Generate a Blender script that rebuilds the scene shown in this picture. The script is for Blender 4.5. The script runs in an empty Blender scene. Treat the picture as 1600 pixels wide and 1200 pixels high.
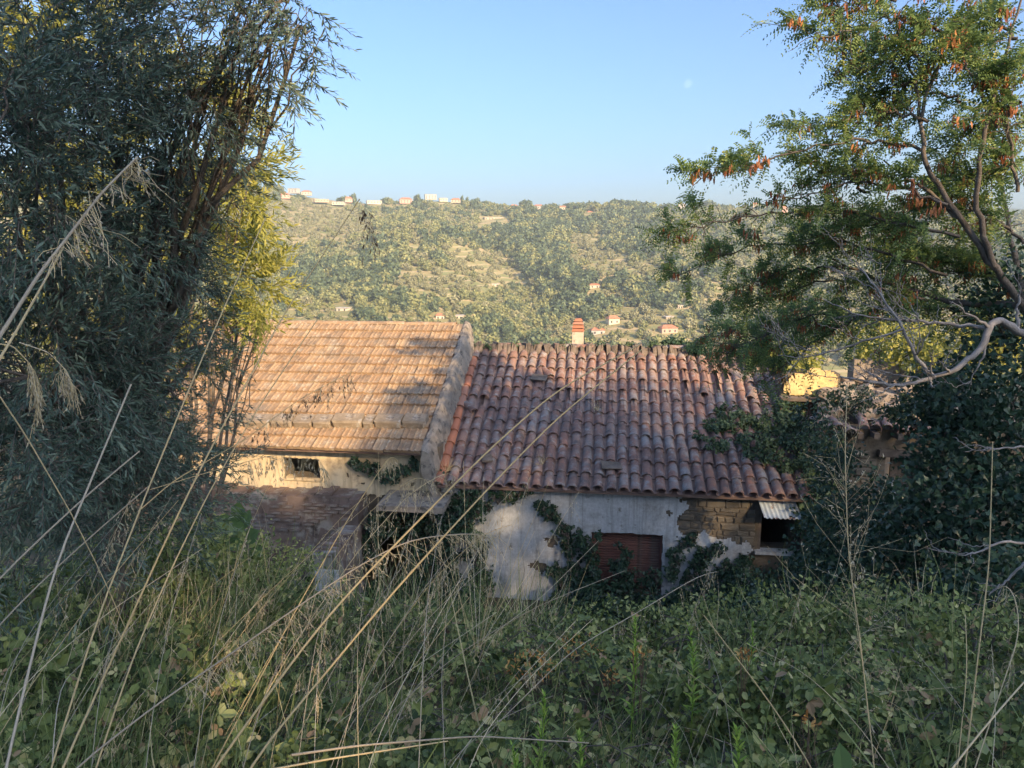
import bpy, math, random
import numpy as np
from mathutils import Vector, Matrix, Euler

# ------------------------------------------------------------------ camera, sky, sun, exposure
SC = bpy.context.scene
COL = SC.collection
F = 1164.0                       # focal length in pixels of the 1600 px wide photograph
PITCH = math.radians(10.2)
CT, ST = math.cos(PITCH), math.sin(PITCH)
cam_d = bpy.data.cameras.new('camera')
cam = bpy.data.objects.new('camera', cam_d)
COL.objects.link(cam)
cam_d.sensor_width = 36.0
cam_d.lens = 36.0 * F / 1600.0
cam_d.clip_start, cam_d.clip_end = 0.05, 20000
cam.rotation_euler = (math.pi / 2 - PITCH, 0, 0)
SC.camera = cam

SUN_AZ, SUN_EL = math.radians(33), math.radians(25)      # from behind the viewer, to the right
TO_SUN = Vector((math.sin(SUN_AZ) * math.cos(SUN_EL), -math.cos(SUN_AZ) * math.cos(SUN_EL), math.sin(SUN_EL)))
W = bpy.data.worlds.new('World')
SC.world = W
W.use_nodes = True
nt = W.node_tree
sky = nt.nodes.new('ShaderNodeTexSky')
sky.sky_type = 'NISHITA'
sky.sun_disc = False
sky.sun_elevation = SUN_EL
sky.sun_rotation = math.pi - SUN_AZ
sky.altitude = 300
sky.air_density = 1.0
sky.dust_density = 4.4
sky.ozone_density = 6.0
bg = nt.nodes['Background']
bg.inputs['Strength'].default_value = 0.094
nt.links.new(sky.outputs[0], bg.inputs[0])
sun_d = bpy.data.lights.new('sun', 'SUN')
sun_d.energy = 2.8
sun_d.angle = math.radians(0.5)
sun_d.color = (1.0, 0.71, 0.40)
sun = bpy.data.objects.new('sun', sun_d)
COL.objects.link(sun)
sun.rotation_euler = TO_SUN.to_track_quat('Z', 'Y').to_euler()
SC.view_settings.view_transform = 'Standard'
SC.view_settings.look = 'None'
SC.view_settings.exposure = 1.66
SC.view_settings.gamma = 1.0
SC.view_settings.use_curve_mapping = False
SC.cycles.max_bounces = 6
SC.cycles.diffuse_bounces = 3
SC.cycles.transmission_bounces = 4
SC.cycles.volume_bounces = 1
SC.cycles.use_denoising = True
SC.render.film_transparent = False

# ------------------------------------------------------------------ helpers
RNG = np.random.default_rng(11)
RND = random.Random(5)

def ray(px, py):
    v = 600 - py
    y = F * CT + v * ST
    return (px - 800) / y, (v * CT - F * ST) / y

def at(px, py, Y):
    rx, rz = ray(px, py)
    return np.array((rx * Y, Y, rz * Y))

def proj(P):
    P = np.asarray(P, float)
    d = P[..., 1] * CT - P[..., 2] * ST
    return 800 + F * P[..., 0] / d, 600 - F * (P[..., 1] * ST + P[..., 2] * CT) / d

def tag(o, label=None, cat=None, group=None, kind=None):
    if label: o['label'] = label
    if cat: o['category'] = cat
    if group: o['group'] = group
    if kind: o['kind'] = kind
    return o

def empty(name, loc=(0, 0, 0), rz=0.0):
    o = bpy.data.objects.new(name, None)
    COL.objects.link(o)
    o.location = loc
    o.rotation_euler = (0, 0, rz)
    o.empty_display_size = 0.2
    return o

FINE = ('seed_head', 'head_threads', 'leaves', 'stems', 'twigs', 'seed_pods')
def link(name, me, parent=None, loc=None, rot=None):
    o = bpy.data.objects.new(name, me)
    COL.objects.link(o)
    if name in FINE and parent is not None: o['kind'] = 'stuff'
    if parent is not None: o.parent = parent
    if loc is not None: o.location = loc
    if rot is not None: o.rotation_euler = rot
    return o

class Acc:
    """collects triangles / quads (as two triangles) with one random value for each leaf"""
    def __init__(s):
        s.v, s.t, s.r, s.n = [], [], [], 0
    def add(s, V, T, r=None):
        V = np.asarray(V, float).reshape(-1, 3)
        T = np.asarray(T, int).reshape(-1, 3)
        s.v.append(V); s.t.append(T + s.n)
        s.r.append(np.zeros(len(V)) + 0.5 if r is None else np.broadcast_to(r, (len(V),)))
        s.n += len(V)
        return s
    def box(s, c, size, rz=0.0, jit=0.0, r=None, taper=0.0):
        c = np.asarray(c, float); h = np.asarray(size, float) / 2
        V = np.array([(x, y, z) for x in (-1, 1) for y in (-1, 1) for z in (-1, 1)], float)
        V[:, :2] *= (1 - taper * (V[:, 2:3] > 0))
        V = V * h
        if jit: V += RNG.uniform(-jit, jit, V.shape)
        ca, sa = math.cos(rz), math.sin(rz)
        V = np.stack([V[:, 0] * ca - V[:, 1] * sa, V[:, 0] * sa + V[:, 1] * ca, V[:, 2]], 1) + c
        Q = [(0, 1, 3, 2), (4, 6, 7, 5), (0, 4, 5, 1), (2, 3, 7, 6), (0, 2, 6, 4), (1, 5, 7, 3)]
        T = [t for q in Q for t in ((q[0], q[1], q[2]), (q[0], q[2], q[3]))]
        return s.add(V, T, r)
    def tube(s, pts, rad, k=5, r=None):
        pts = np.asarray(pts, float); n = len(pts)
        rad = np.broadcast_to(np.asarray(rad, float), (n,))
        tg = np.gradient(pts, axis=0)
        tg /= np.linalg.norm(tg, axis=1, keepdims=True) + 1e-9
        ref = np.array((0.31, 0.2, 0.93)) if abs(tg[0, 2]) < 0.9 else np.array((1.0, 0.1, 0))
        a = np.cross(tg, ref); a /= np.linalg.norm(a, axis=1, keepdims=True) + 1e-9
        b = np.cross(tg, a)
        ph = np.linspace(0, 2 * np.pi, k, endpoint=False)
        V = pts[:, None] + rad[:, None, None] * (a[:, None] * np.cos(ph)[None, :, None] + b[:, None] * np.sin(ph)[None, :, None])
        i = np.arange(n - 1)[:, None] * k; j = np.arange(k)[None]; j2 = (j + 1) % k
        A, B, Cc, D = i + j, i + j2, i + k + j2, i + k + j
        T = np.concatenate([np.stack([A, B, Cc], -1).reshape(-1, 3), np.stack([A, Cc, D], -1).reshape(-1, 3)])
        return s.add(V.reshape(-1, 3), T, r)
    def cards(s, P, D, N, L, Wd, tmpl, r=None):
        tv, tf = tmpl
        P, D, N = (np.asarray(x, float).reshape(-1, 3) for x in (P, D, N))
        n = len(P)
        L = np.broadcast_to(L, (n,)); Wd = np.broadcast_to(Wd, (n,))
        D = D / (np.linalg.norm(D, axis=1, keepdims=True) + 1e-9)
        S = np.cross(N, D); S /= np.linalg.norm(S, axis=1, keepdims=True) + 1e-9
        N = np.cross(D, S)
        V = (P[:, None] + D[:, None] * (tv[None, :, 0, None] * L[:, None, None])
             + S[:, None] * (tv[None, :, 1, None] * Wd[:, None, None]) + N[:, None] * (tv[None, :, 2, None] * L[:, None, None]))
        k = len(tv)
        T = tf[None] + (np.arange(n) * k)[:, None, None]
        rr = RNG.random(n) if r is None else np.broadcast_to(r, (n,))
        return s.add(V.reshape(-1, 3), T.reshape(-1, 3), np.repeat(rr, k))
    def mesh(s, name, mat, smooth=True):
        me = bpy.data.meshes.new(name)
        V = np.concatenate(s.v); T = np.concatenate(s.t); R = np.concatenate(s.r)
        me.vertices.add(len(V)); me.vertices.foreach_set('co', V.ravel().astype(np.float32))
        me.loops.add(T.size); me.loops.foreach_set('vertex_index', T.ravel().astype(np.int32))
        me.polygons.add(len(T))
        me.polygons.foreach_set('loop_start', np.arange(0, T.size, 3, dtype=np.int32))
        me.polygons.foreach_set('loop_total', np.full(len(T), 3, dtype=np.int32))
        me.update(calc_edges=True)
        at_ = me.attributes.new('rnd', 'FLOAT', 'POINT')
        at_.data.foreach_set('value', R.astype(np.float32))
        me.polygons.foreach_set('use_smooth', np.full(len(T), smooth, dtype=bool))
        me.materials.append(mat)
        me.validate()
        return me
    def build(s, name, mat, parent=None, smooth=False, loc=None, rot=None):
        return link(name, s.mesh(name, mat, smooth), parent, loc, rot)

def T_(v, f): return np.array(v, float), np.array(f, int)
LEAF = T_([(0, 0, 0), (.3, -.5, .02), (.3, .5, .02), (.68, -.4, .0), (.68, .4, .0), (1, 0, -.08)],
          [(0, 2, 1), (1, 2, 3), (3, 2, 4), (3, 4, 5)])
OVAL = T_([(0, 0, 0), (.28, -.46, .05), (.28, .46, .05), (.7, -.46, .03), (.7, .46, .03), (1, 0, -.06), (.5, 0, -.03)],
          [(0, 6, 1), (0, 2, 6), (1, 6, 3), (2, 4, 6), (3, 6, 5), (4, 5, 6)])
IVY = T_([(0, 0, 0), (-.08, -.42, .02), (.28, -.5, .05), (.5, -.24, .0), (1, 0, -.1), (.5, .24, .0), (.28, .5, .05), (-.08, .42, .02)],
         [(0, 2, 1), (0, 3, 2), (0, 4, 3), (0, 5, 4), (0, 6, 5), (0, 7, 6)])
BLADE = T_([(0, -.5, 0), (0, .5, 0), (.4, -.42, .12), (.4, .42, .12), (.75, -.25, .16), (.75, .25, .16), (1, 0, .1)],
           [(0, 1, 2), (2, 1, 3), (2, 3, 4), (4, 3, 5), (4, 5, 6)])
SPIN = T_([(0, 0, 0), (.4, .5, 0), (.4, -.25, .12), (.4, -.25, -.12), (1, 0, 0)],
          [(0, 2, 1), (0, 3, 2), (0, 1, 3), (4, 1, 2), (4, 2, 3), (4, 3, 1)])

def rdir(n, up=0.0):
    d = RNG.normal(size=(n, 3)); d[:, 2] += up
    return d / (np.linalg.norm(d, axis=1, keepdims=True) + 1e-9)

def hnoise(x, y, s=1.0, seed=0):
    """smooth value noise built from a few sines"""
    x = np.asarray(x, float) / s + seed * 3.7; y = np.asarray(y, float) / s - seed * 1.9
    return (np.sin(1.0 * x + 1.7 * y + .3) + np.sin(2.3 * x - 1.1 * y + 1.2) * .6 + np.sin(-3.1 * x + 2.9 * y) * .4
            + np.sin(5.3 * x + 4.1 * y + 2.) * .22) / 2.2

# ------------------------------------------------------------------ materials
def new_mat(name):
    m = bpy.data.materials.new(name); m.use_nodes = True
    nt = m.node_tree
    return m, nt, nt.nodes['Principled BSDF'], nt.nodes['Material Output']

def ramp(nt, stops, fac):
    r = nt.nodes.new('ShaderNodeValToRGB')
    el = r.color_ramp.elements
    while len(el) < len(stops): el.new(0.5)
    for e, (p, c) in zip(el, stops):
        e.position = p; e.color = (*c, 1)
    nt.links.new(fac, r.inputs[0])
    return r.outputs[0]

def noise(nt, vec, scale, detail=5, rough=0.6):
    n = nt.nodes.new('ShaderNodeTexNoise')
    n.inputs['Scale'].default_value = scale; n.inputs['Detail'].default_value = detail; n.inputs['Roughness'].default_value = rough
    if vec is not None: nt.links.new(vec, n.inputs['Vector'])
    return n.outputs['Fac']

def mixc(nt, fac, a, b, blend='MIX'):
    m = nt.nodes.new('ShaderNodeMix'); m.data_type = 'RGBA'; m.blend_type = blend
    for sock, val in ((m.inputs[0], fac), (m.inputs[6], a), (m.inputs[7], b)):
        if isinstance(val, bpy.types.NodeSocket): nt.links.new(val, sock)
        elif isinstance(val, (tuple, list)): sock.default_value = (*val, 1)
        else: sock.default_value = val
    return m.outputs[2]

def surf(name, stops, scale=3.0, rough=0.9, bump=0.3, bscale=None, patch=None, per_obj=None, bdist=0.01, fine=None, stain=(), streak=None, pmix=.65):
    """weathered surface: noise colour, optional patches (colour, scale, lo, hi), optional per-object tint stops"""
    m, nt, bs, out = new_mat(name)
    tc = nt.nodes.new('ShaderNodeTexCoord').outputs['Object']
    if per_obj is not None:
        oi = nt.nodes.new('ShaderNodeObjectInfo')
        mul = nt.nodes.new('ShaderNodeMath'); mul.operation = 'MULTIPLY'; mul.inputs[1].default_value = 57.0
        nt.links.new(oi.outputs['Random'], mul.inputs[0])
        add = nt.nodes.new('ShaderNodeVectorMath'); add.operation = 'ADD'
        nt.links.new(tc, add.inputs[0]); nt.links.new(mul.outputs[0], add.inputs[1])
        tc = add.outputs[0]
    c = ramp(nt, stops, noise(nt, tc, scale))
    if per_obj is not None:
        pc = ramp(nt, per_obj, oi.outputs['Random'])
        c = mixc(nt, pmix, c, pc)
    for (pc, ps, lo, hi) in (patch or []):
        f = ramp(nt, [(lo, (0, 0, 0)), (hi, (1, 1, 1))], noise(nt, tc, ps, 6, 0.65))
        c = mixc(nt, f, c, pc)
    for (pc, ps, lo, hi) in stain:                       # laid out in the place, so it runs on from tile to tile
        gp = nt.nodes.new('ShaderNodeNewGeometry').outputs['Position']
        c = mixc(nt, ramp(nt, [(lo, (0, 0, 0)), (hi, (.8, .8, .8))], noise(nt, gp, ps, 7, .68)), c, pc)
    if streak:
        mp = nt.nodes.new('ShaderNodeMapping'); mp.inputs['Scale'].default_value = (9, 3, .55)
        nt.links.new(tc, mp.inputs['Vector'])
        c = mixc(nt, ramp(nt, [(.5, (0, 0, 0)), (.68, (.75, .75, .75))], noise(nt, mp.outputs[0], 1.0, 6, .65)), c, streak)
    if fine:
        f = ramp(nt, [(.35, (fine, fine, fine)), (.65, (1, 1, 1))], noise(nt, tc, scale * 14, 3, .7))
        c = mixc(nt, 1.0, c, f, 'MULTIPLY')
    nt.links.new(c, bs.inputs['Base Color'])
    bs.inputs['Roughness'].default_value = rough
    bs.inputs['Specular IOR Level'].default_value = 0.25
    if bump:
        b = nt.nodes.new('ShaderNodeBump'); b.inputs['Strength'].default_value = bump; b.inputs['Distance'].default_value = bdist
        nt.links.new(noise(nt, tc, bscale or scale * 6, 6, .7), b.inputs['Height'])
        nt.links.new(b.outputs[0], bs.inputs['Normal'])
    return m

def leafmat(name, stops, trans=0.3, rough=0.45, tcol=None, spec=0.35):
    m, nt, bs, out = new_mat(name)
    a = nt.nodes.new('ShaderNodeAttribute'); a.attribute_name = 'rnd'
    c = ramp(nt, stops, a.outputs['Fac'])
    nt.links.new(c, bs.inputs['Base Color'])
    bs.inputs['Roughness'].default_value = rough
    bs.inputs['Specular IOR Level'].default_value = spec
    if trans:
        tr = nt.nodes.new('ShaderNodeBsdfTranslucent')
        if tcol: nt.links.new(mixc(nt, 0.6, c, tcol), tr.inputs[0])
        else: nt.links.new(c, tr.inputs[0])
        mx = nt.nodes.new('ShaderNodeMixShader'); mx.inputs[0].default_value = trans
        nt.links.new(bs.outputs[0], mx.inputs[1]); nt.links.new(tr.outputs[0], mx.inputs[2])
        nt.links.new(mx.outputs[0], out.inputs[0])
    return m

M = {}
M['ground'] = surf('earth', [(.3, (.07, .055, .035)), (.7, (.16, .12, .07))], 1.2, patch=[((.05, .07, .025), .7, .45, .6)])
M['tile'] = surf('clay_coppo', [(.25, (.18, .115, .095)), (.5, (.29, .165, .125)), (.75, (.37, .24, .18))], 9, .9, .5, 40,
                 patch=[((.37, .35, .33), 7, .52, .66), ((.15, .125, .115), 4, .54, .66)],
                 per_obj=[(0, (.2, .14, .12)), (.3, (.28, .175, .145)), (.55, (.36, .19, .14)), (.75, (.3, .21, .18)), (1, (.36, .3, .265))], fine=.75, pmix=.45,
                 stain=[((.36, .34, .32), 1.6, .52, .64), ((.15, .13, .125), 1.1, .55, .69), ((.4, .19, .12), 2.3, .58, .7)])
M['tile_orange'] = surf('clay_new', [(.3, (.36, .14, .08)), (.7, (.45, .2, .12))], 6, .85, .3, 40, patch=[((.3, .22, .17), 5, .58, .7)],
                        per_obj=[(0, (.34, .15, .1)), (.6, (.45, .19, .11)), (1, (.36, .24, .19))])
M['pan'] = surf('clay_pan', [(.3, (.22, .155, .135)), (.7, (.38, .26, .21))], 5, .95, .4)
M['mars'] = surf('clay_flat_tile', [(.3, (.33, .22, .13)), (.7, (.47, .33, .2))], 7, .9, .4, 40,
                 patch=[((.55, .45, .33), 9, .55, .66), ((.22, .16, .11), 2.5, .5, .7)],
                 per_obj=[(0, (.35, .23, .14)), (.5, (.42, .28, .17)), (1, (.5, .36, .22))], fine=.8, pmix=.5,
                 stain=[((.27, .22, .17), 1.3, .52, .66), ((.5, .43, .33), 2.2, .56, .68)])
M['mortar'] = surf('ridge_mortar', [(.3, (.1, .085, .07)), (.7, (.25, .2, .16))], 4, .95, .8, 12, bdist=.03)
M['parapet'] = surf('lichen_concrete', [(.3, (.2, .175, .145)), (.7, (.36, .31, .25))], 5, .95, .7, 22, patch=[((.1, .095, .085), 6, .54, .64)], bdist=.02)
M['plaster'] = surf('old_plaster', [(.3, (.43, .45, .46)), (.65, (.6, .62, .63))], 1.6, .95, .35, 14,
                    patch=[((.33, .33, .32), 1.6, .52, .68), ((.22, .21, .185), 5, .62, .7), ((.62, .62, .6), 1.1, .6, .7)], fine=.82, streak=(.27, .265, .25))
M['roofstone'] = surf('tuff_block', [(.3, (.2, .165, .12)), (.7, (.36, .29, .21))], 6, .95, .8, 20, patch=[((.4, .37, .32), 7, .55, .65), ((.12, .1, .085), 5, .58, .7)], bdist=.02)
M['stone'] = surf('field_stone', [(.3, (.1, .09, .07)), (.7, (.2, .175, .14))], 5, .95, .7, 20,
                  per_obj=[(0, (.1, .088, .072)), (.5, (.15, .13, .1)), (1, (.21, .185, .145))], bdist=.02)
M['wallcore'] = surf('wall_core', [(.3, (.1, .085, .065)), (.7, (.18, .15, .115))], 4, .95, .8, 12, bdist=.02)
M['cream'] = surf('cream_plaster', [(.3, (.5, .4, .26)), (.7, (.68, .58, .4))], 1.5, .95, .3, 12, patch=[((.3, .25, .19), 2.6, .55, .7)], streak=(.3, .24, .16))
M['redwall'] = surf('worn_brick_render', [(.3, (.13, .1, .085)), (.7, (.23, .175, .15))], 2.5, .95, .6, 14,
                    patch=[((.3, .28, .25), 2.1, .5, .6), ((.08, .065, .055), 3, .56, .68)], bdist=.02)
M['shutter'] = surf('shutter_paint', [(.3, (.16, .075, .06)), (.7, (.24, .115, .09))], 4, .7, .2, patch=[((.17, .13, .11), 3, .5, .64), ((.09, .06, .05), 7, .58, .68)])
M['dark'] = surf('gap_shade', [(.3, (.02, .018, .015)), (.7, (.035, .03, .026))], 2, 1, 0)  # near-black colour standing in for shade inside the chimney cap
M['wood'] = surf('grey_wood', [(.3, (.075, .06, .05)), (.7, (.17, .14, .115))], 6, .9, .6)
M['whitewood'] = surf('white_wood', [(.3, (.45, .44, .42)), (.7, (.62, .61, .58))], 6, .8, .3)
M['metal'] = surf('galvanised', [(.3, (.34, .4, .45)), (.7, (.46, .53, .58))], 5, .5, .1, patch=[((.2, .1, .055), 6, .57, .64)])
M['yellow'] = surf('ochre_render', [(.3, (.55, .4, .17)), (.7, (.72, .56, .28))], 4, .95, .6, 20, patch=[((.4, .3, .16), 5, .55, .68)])
M['rubble'] = surf('rubble', [(.3, (.12, .1, .08)), (.7, (.32, .27, .22))], 4, .95, .6, 18, per_obj=[(0, (.14, .11, .09)), (1, (.34, .29, .24))])
M['bark'] = surf('bark', [(.3, (.09, .075, .06)), (.7, (.22, .19, .16))], 8, .95, .8, 30, bdist=.02)
M['barkgrey'] = surf('bare_bark', [(.3, (.18, .165, .15)), (.7, (.36, .335, .31))], 8, .9, .5, 30)
M['chimney'] = surf('chimney_render', [(.3, (.46, .38, .28)), (.7, (.62, .53, .42))], 5, .95, .4, patch=[((.3, .25, .2), 6, .58, .66)])

M['willow'] = leafmat('willow_leaf', [(0, (.042, .074, .054)), (.5, (.1, .15, .108)), (.85, (.19, .25, .175)), (1, (.33, .36, .22))], .22, .4)
M['lit'] = leafmat('sunlit_willow_leaf', [(0, (.18, .2, .045)), (.5, (.34, .35, .08)), (1, (.52, .48, .13))], .42, .5)  # lit copy of the willow leaf, sunlight painted into its colour
M['robinia'] = leafmat('robinia_leaflet', [(0, (.085, .15, .065)), (.5, (.165, .255, .09)), (.8, (.28, .37, .11)), (1, (.5, .46, .13))], .45, .5)
M['pod'] = leafmat('robinia_pod', [(0, (.18, .07, .045)), (.5, (.42, .16, .07)), (1, (.62, .27, .1))], .3, .6)
M['ivy'] = leafmat('ivy_leaf', [(0, (.018, .042, .026)), (.5, (.036, .075, .042)), (.9, (.065, .11, .055)), (1, (.11, .15, .07))], .12, .35)
M['creeper'] = leafmat('creeper_leaf', [(0, (.03, .06, .03)), (.5, (.07, .115, .055)), (.9, (.13, .18, .08)), (1, (.2, .2, .09))], .2, .45)
M['bramble'] = leafmat('bramble_leaf', [(0, (.045, .07, .022)), (.28, (.11, .15, .042)), (.6, (.25, .295, .085)), (.88, (.45, .46, .17)), (.985, (.64, .56, .26)), (1, (.42, .28, .15))], .25, .5)
M['drybrush'] = leafmat('dead_leaf', [(0, (.07, .045, .03)), (.6, (.16, .11, .07)), (1, (.28, .2, .12))], .1, .8)
M['grass'] = leafmat('grass_blade', [(0, (.09, .14, .045)), (.5, (.18, .24, .075)), (.82, (.29, .33, .12)), (1, (.52, .45, .24))], .3, .5)
M['straw'] = leafmat('straw', [(0, (.5, .37, .17)), (.5, (.64, .5, .27)), (1, (.7, .62, .46))], .05, .6)
M['greystraw'] = leafmat('grey_straw', [(0, (.38, .31, .21)), (1, (.52, .44, .32))], .05, .6)
M['seed'] = leafmat('seed_husk', [(0, (.42, .34, .2)), (.6, (.6, .51, .34)), (1, (.72, .65, .48))], .35, .7)
M['lime'] = leafmat('young_leaf', [(0, (.16, .28, .04)), (.6, (.3, .45, .07)), (1, (.45, .56, .1))], .35, .5)
M['broad'] = leafmat('broad_leaf', [(0, (.1, .17, .06)), (1, (.17, .26, .1))], .35, .4)
M['orange'] = leafmat('orange_leaf', [(0, (.42, .17, .05)), (.5, (.6, .3, .08)), (1, (.66, .48, .18))], .3, .6)
M['shade'] = leafmat('oak_leaf', [(0, (.03, .05, .02)), (1, (.07, .1, .04))], .15, .6)

# ------------------------------------------------------------------ the ground and the far hill
GY = [-150, -60, -25, -8, -3, 0, 5.5, 7.5, 9.6, 19, 60, 370, 420, 2000]
GZ = [30, 14, 6, .6, -.95, -1.55, -3.25, -4.7, -6.9, -6.95, -14, -66, -90, -110]
def gz(X, Y):
    X = np.asarray(X, float); Y = np.asarray(Y, float)
    z = np.interp(Y, GY, GZ)
    near = np.clip(1 - np.abs(Y - 5) / 5.5, 0, 1)
    z = z + near * (0.55 * np.clip((-X - .6) / 2.2, 0, 1) + .18 * np.clip((X - 1.2) / 2.5, 0, 1) + .10 * hnoise(X, Y, 1.1))
    z = z + np.where(Y < 0, np.clip(-Y / 10, 0, 1) * .3 * hnoise(X, Y, 6), 0)
    return z

def grid_mesh(name, xs, ys, fz, mat):
    Xg, Yg = np.meshgrid(xs, ys)
    Z = fz(Xg, Yg)
    V = np.stack([Xg, Yg, Z], -1).reshape(-1, 3)
    nx, ny = len(xs), len(ys)
    i, j = np.meshgrid(np.arange(nx - 1), np.arange(ny - 1))
    a = (j * nx + i).ravel()
    T = np.concatenate([np.stack([a, a + 1, a + nx + 1], 1), np.stack([a, a + nx + 1, a + nx], 1)])
    return Acc().add(V, T).build(name, mat, smooth=True)

def graded(a, b, fine0, fine1, step, g=1.35):
    mid = list(np.arange(fine0, fine1 + 1e-6, step))
    lo, s = [], step
    x = fine0
    while x > a:
        s *= g; x = max(a, x - s); lo.append(x)
    hi, s = [], step
    x = fine1
    while x < b:
        s *= g; x = min(b, x + s); hi.append(x)
    return np.array(lo[::-1] + mid + hi)

g = grid_mesh('ground', graded(-1500, 1500, -9, 9, .3), graded(-150, 2000, -8, 20, .3), gz, M['ground'])
tag(g, 'dry earth slope falling from the bank to the yard', None, kind='structure')

RIDGE_X = np.interp
def ridge_z(X):
    px = 800 + np.asarray(X, float) / 940 * 1190
    py = np.interp(px, [-300, 250, 420, 480, 560, 640, 690, 760, 850, 930, 1000, 1090, 1200, 1400, 1900],
                   [285, 288, 297, 308, 318, 318, 314, 323, 327, 324, 322, 326, 329, 335, 350])
    return 940 * ((600 - py) * CT - F * ST) / (F * CT + (600 - py) * ST)
def hillz(X, Y):
    X = np.asarray(X, float); Y = np.asarray(Y, float)
    s = (Y - 380) / 560
    rz = ridge_z(X)
    up = -66 + (rz + 66) * np.clip(s, 0, 1) ** .92
    z = np.where(s <= 1, up, rz - (Y - 940) * .22)
    amp = np.clip(s * 4, 0, 1) * np.clip((1 - s) * 5, 0, 1)
    z = z + amp * (6 * hnoise(X, Y, 85, 1) + 2.5 * hnoise(X, Y, 34, 2))
    # a spur left of the wooded gully
    gx = -25 + (Y - 700) * -.18
    z = z + amp * (11 * np.exp(-((X - gx + 75) / 60) ** 2) - 12 * np.exp(-((X - gx - 8) / 26) ** 2)) * np.clip((820 - Y) / 150, 0, 1)
    return z

def hill_material():
    m, nt, bs, out = new_mat('dry_hill')
    tc = nt.nodes.new('ShaderNodeTexCoord').outputs['Object']
    c = ramp(nt, [(.3, (.2, .2, .08)), (.48, (.31, .26, .12)), (.64, (.44, .33, .18)), (.8, (.56, .44, .28))], noise(nt, tc, .02, 8, .65))
    f = ramp(nt, [(.42, (0, 0, 0)), (.6, (1, 1, 1))], noise(nt, tc, .05, 6, .6))
    c = mixc(nt, f, c, (.2, .215, .085))
    c = mixc(nt, ramp(nt, [(.45, (0, 0, 0)), (.7, (.75, .75, .75))], noise(nt, tc, .35, 3, .6)), c, (.15, .175, .07))
    wv = nt.nodes.new('ShaderNodeTexWave'); wv.wave_type = 'BANDS'; wv.bands_direction = 'Z'; wv.wave_profile = 'SAW'
    wv.inputs['Scale'].default_value = .085; wv.inputs['Distortion'].default_value = 5.0; wv.inputs['Detail'].default_value = 3; wv.inputs['Detail Scale'].default_value = .25
    nt.links.new(tc, wv.inputs['Vector'])
    c = mixc(nt, ramp(nt, [(.0, (0, 0, 0)), (.7, (.1, .1, .1)), (.86, (.7, .7, .7)), (1, (.2, .2, .2))], wv.outputs['Fac']), c, (.52, .4, .25))
    nt.links.new(c, bs.inputs['Base Color'])
    bs.inputs['Roughness'].default_value = 1; bs.inputs['Specular IOR Level'].default_value = .05
    return m
M['hill'] = hill_material()
h = grid_mesh('far_hill', np.arange(-700, 901, 10), np.concatenate([np.arange(372, 1000, 8), np.arange(1000, 1300, 40)]), hillz, M['hill'])
tag(h, 'dry terraced hillside across the valley', kind='structure')
M['mount'] = surf('far_mountain', [(.3, (.05, .08, .05)), (.7, (.09, .11, .06))], .004, 1, 0)
def mz(X, Y):
    px = 800 + X / 1600 * 1190
    py = np.interp(px, [600, 1100, 1180, 1215, 1235, 1300, 1500, 1800], [420, 345, 324, 316, 319, 312, 318, 330])
    top = 1600 * ((600 - py) * CT - F * ST) / (F * CT + (600 - py) * ST)
    return -100 + (top + 100) * np.clip(1 - np.abs(Y - 1600) / 300, 0, 1) ** .8
tag(grid_mesh('distant_hills', np.arange(200, 1400, 14), np.arange(1310, 1901, 30), mz, M['mount']), 'blue hills far beyond the ridge', kind='structure')

# ---- trees and houses on the hill
def crown_proto(name, mat, flat, n=260, seed=0):
    A = Acc()
    d = rdir(n, .25)
    lump = 1 + .28 * hnoise(d[:, 0] * 2 + seed, d[:, 1] * 2 + d[:, 2] * 2.4, .7, seed)
    rad = RNG.uniform(.72, 1.0, n) * lump
    P = d * rad[:, None] * np.array((1, 1, flat)) + (0, 0, flat * .85)
    A.cards(P, rdir(n), d + rdir(n) * .5, RNG.uniform(.28, .5, n), RNG.uniform(.22, .4, n), LEAF)
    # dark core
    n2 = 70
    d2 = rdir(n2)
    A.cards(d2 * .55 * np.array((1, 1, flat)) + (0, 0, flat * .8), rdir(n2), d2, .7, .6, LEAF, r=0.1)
    A.tube([(0, 0, -.35), (0, 0, flat * .7)], [.1, .06], 4, r=.0)
    return A.mesh(name, mat)
M['farwood'] = leafmat('far_wood_leaf', [(0, (.04, .065, .032)), (.5, (.085, .12, .055)), (1, (.16, .19, .09))], .1, .8)
M['farolive'] = leafmat('far_olive_leaf', [(0, (.17, .17, .08)), (.5, (.26, .25, .125)), (1, (.37, .34, .18))], .1, .8)
M['farpale'] = leafmat('far_pale_leaf', [(0, (.14, .16, .06)), (.5, (.22, .23, .085)), (1, (.32, .31, .12))], .1, .8)
PW = crown_proto('wood_crown', M['farwood'], .95, 300, 1)
PM = crown_proto('mixed_crown', M['farpale'], .85, 260, 3)
PO = crown_proto('olive_crown', M['farolive'], .8, 200, 5)

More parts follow.
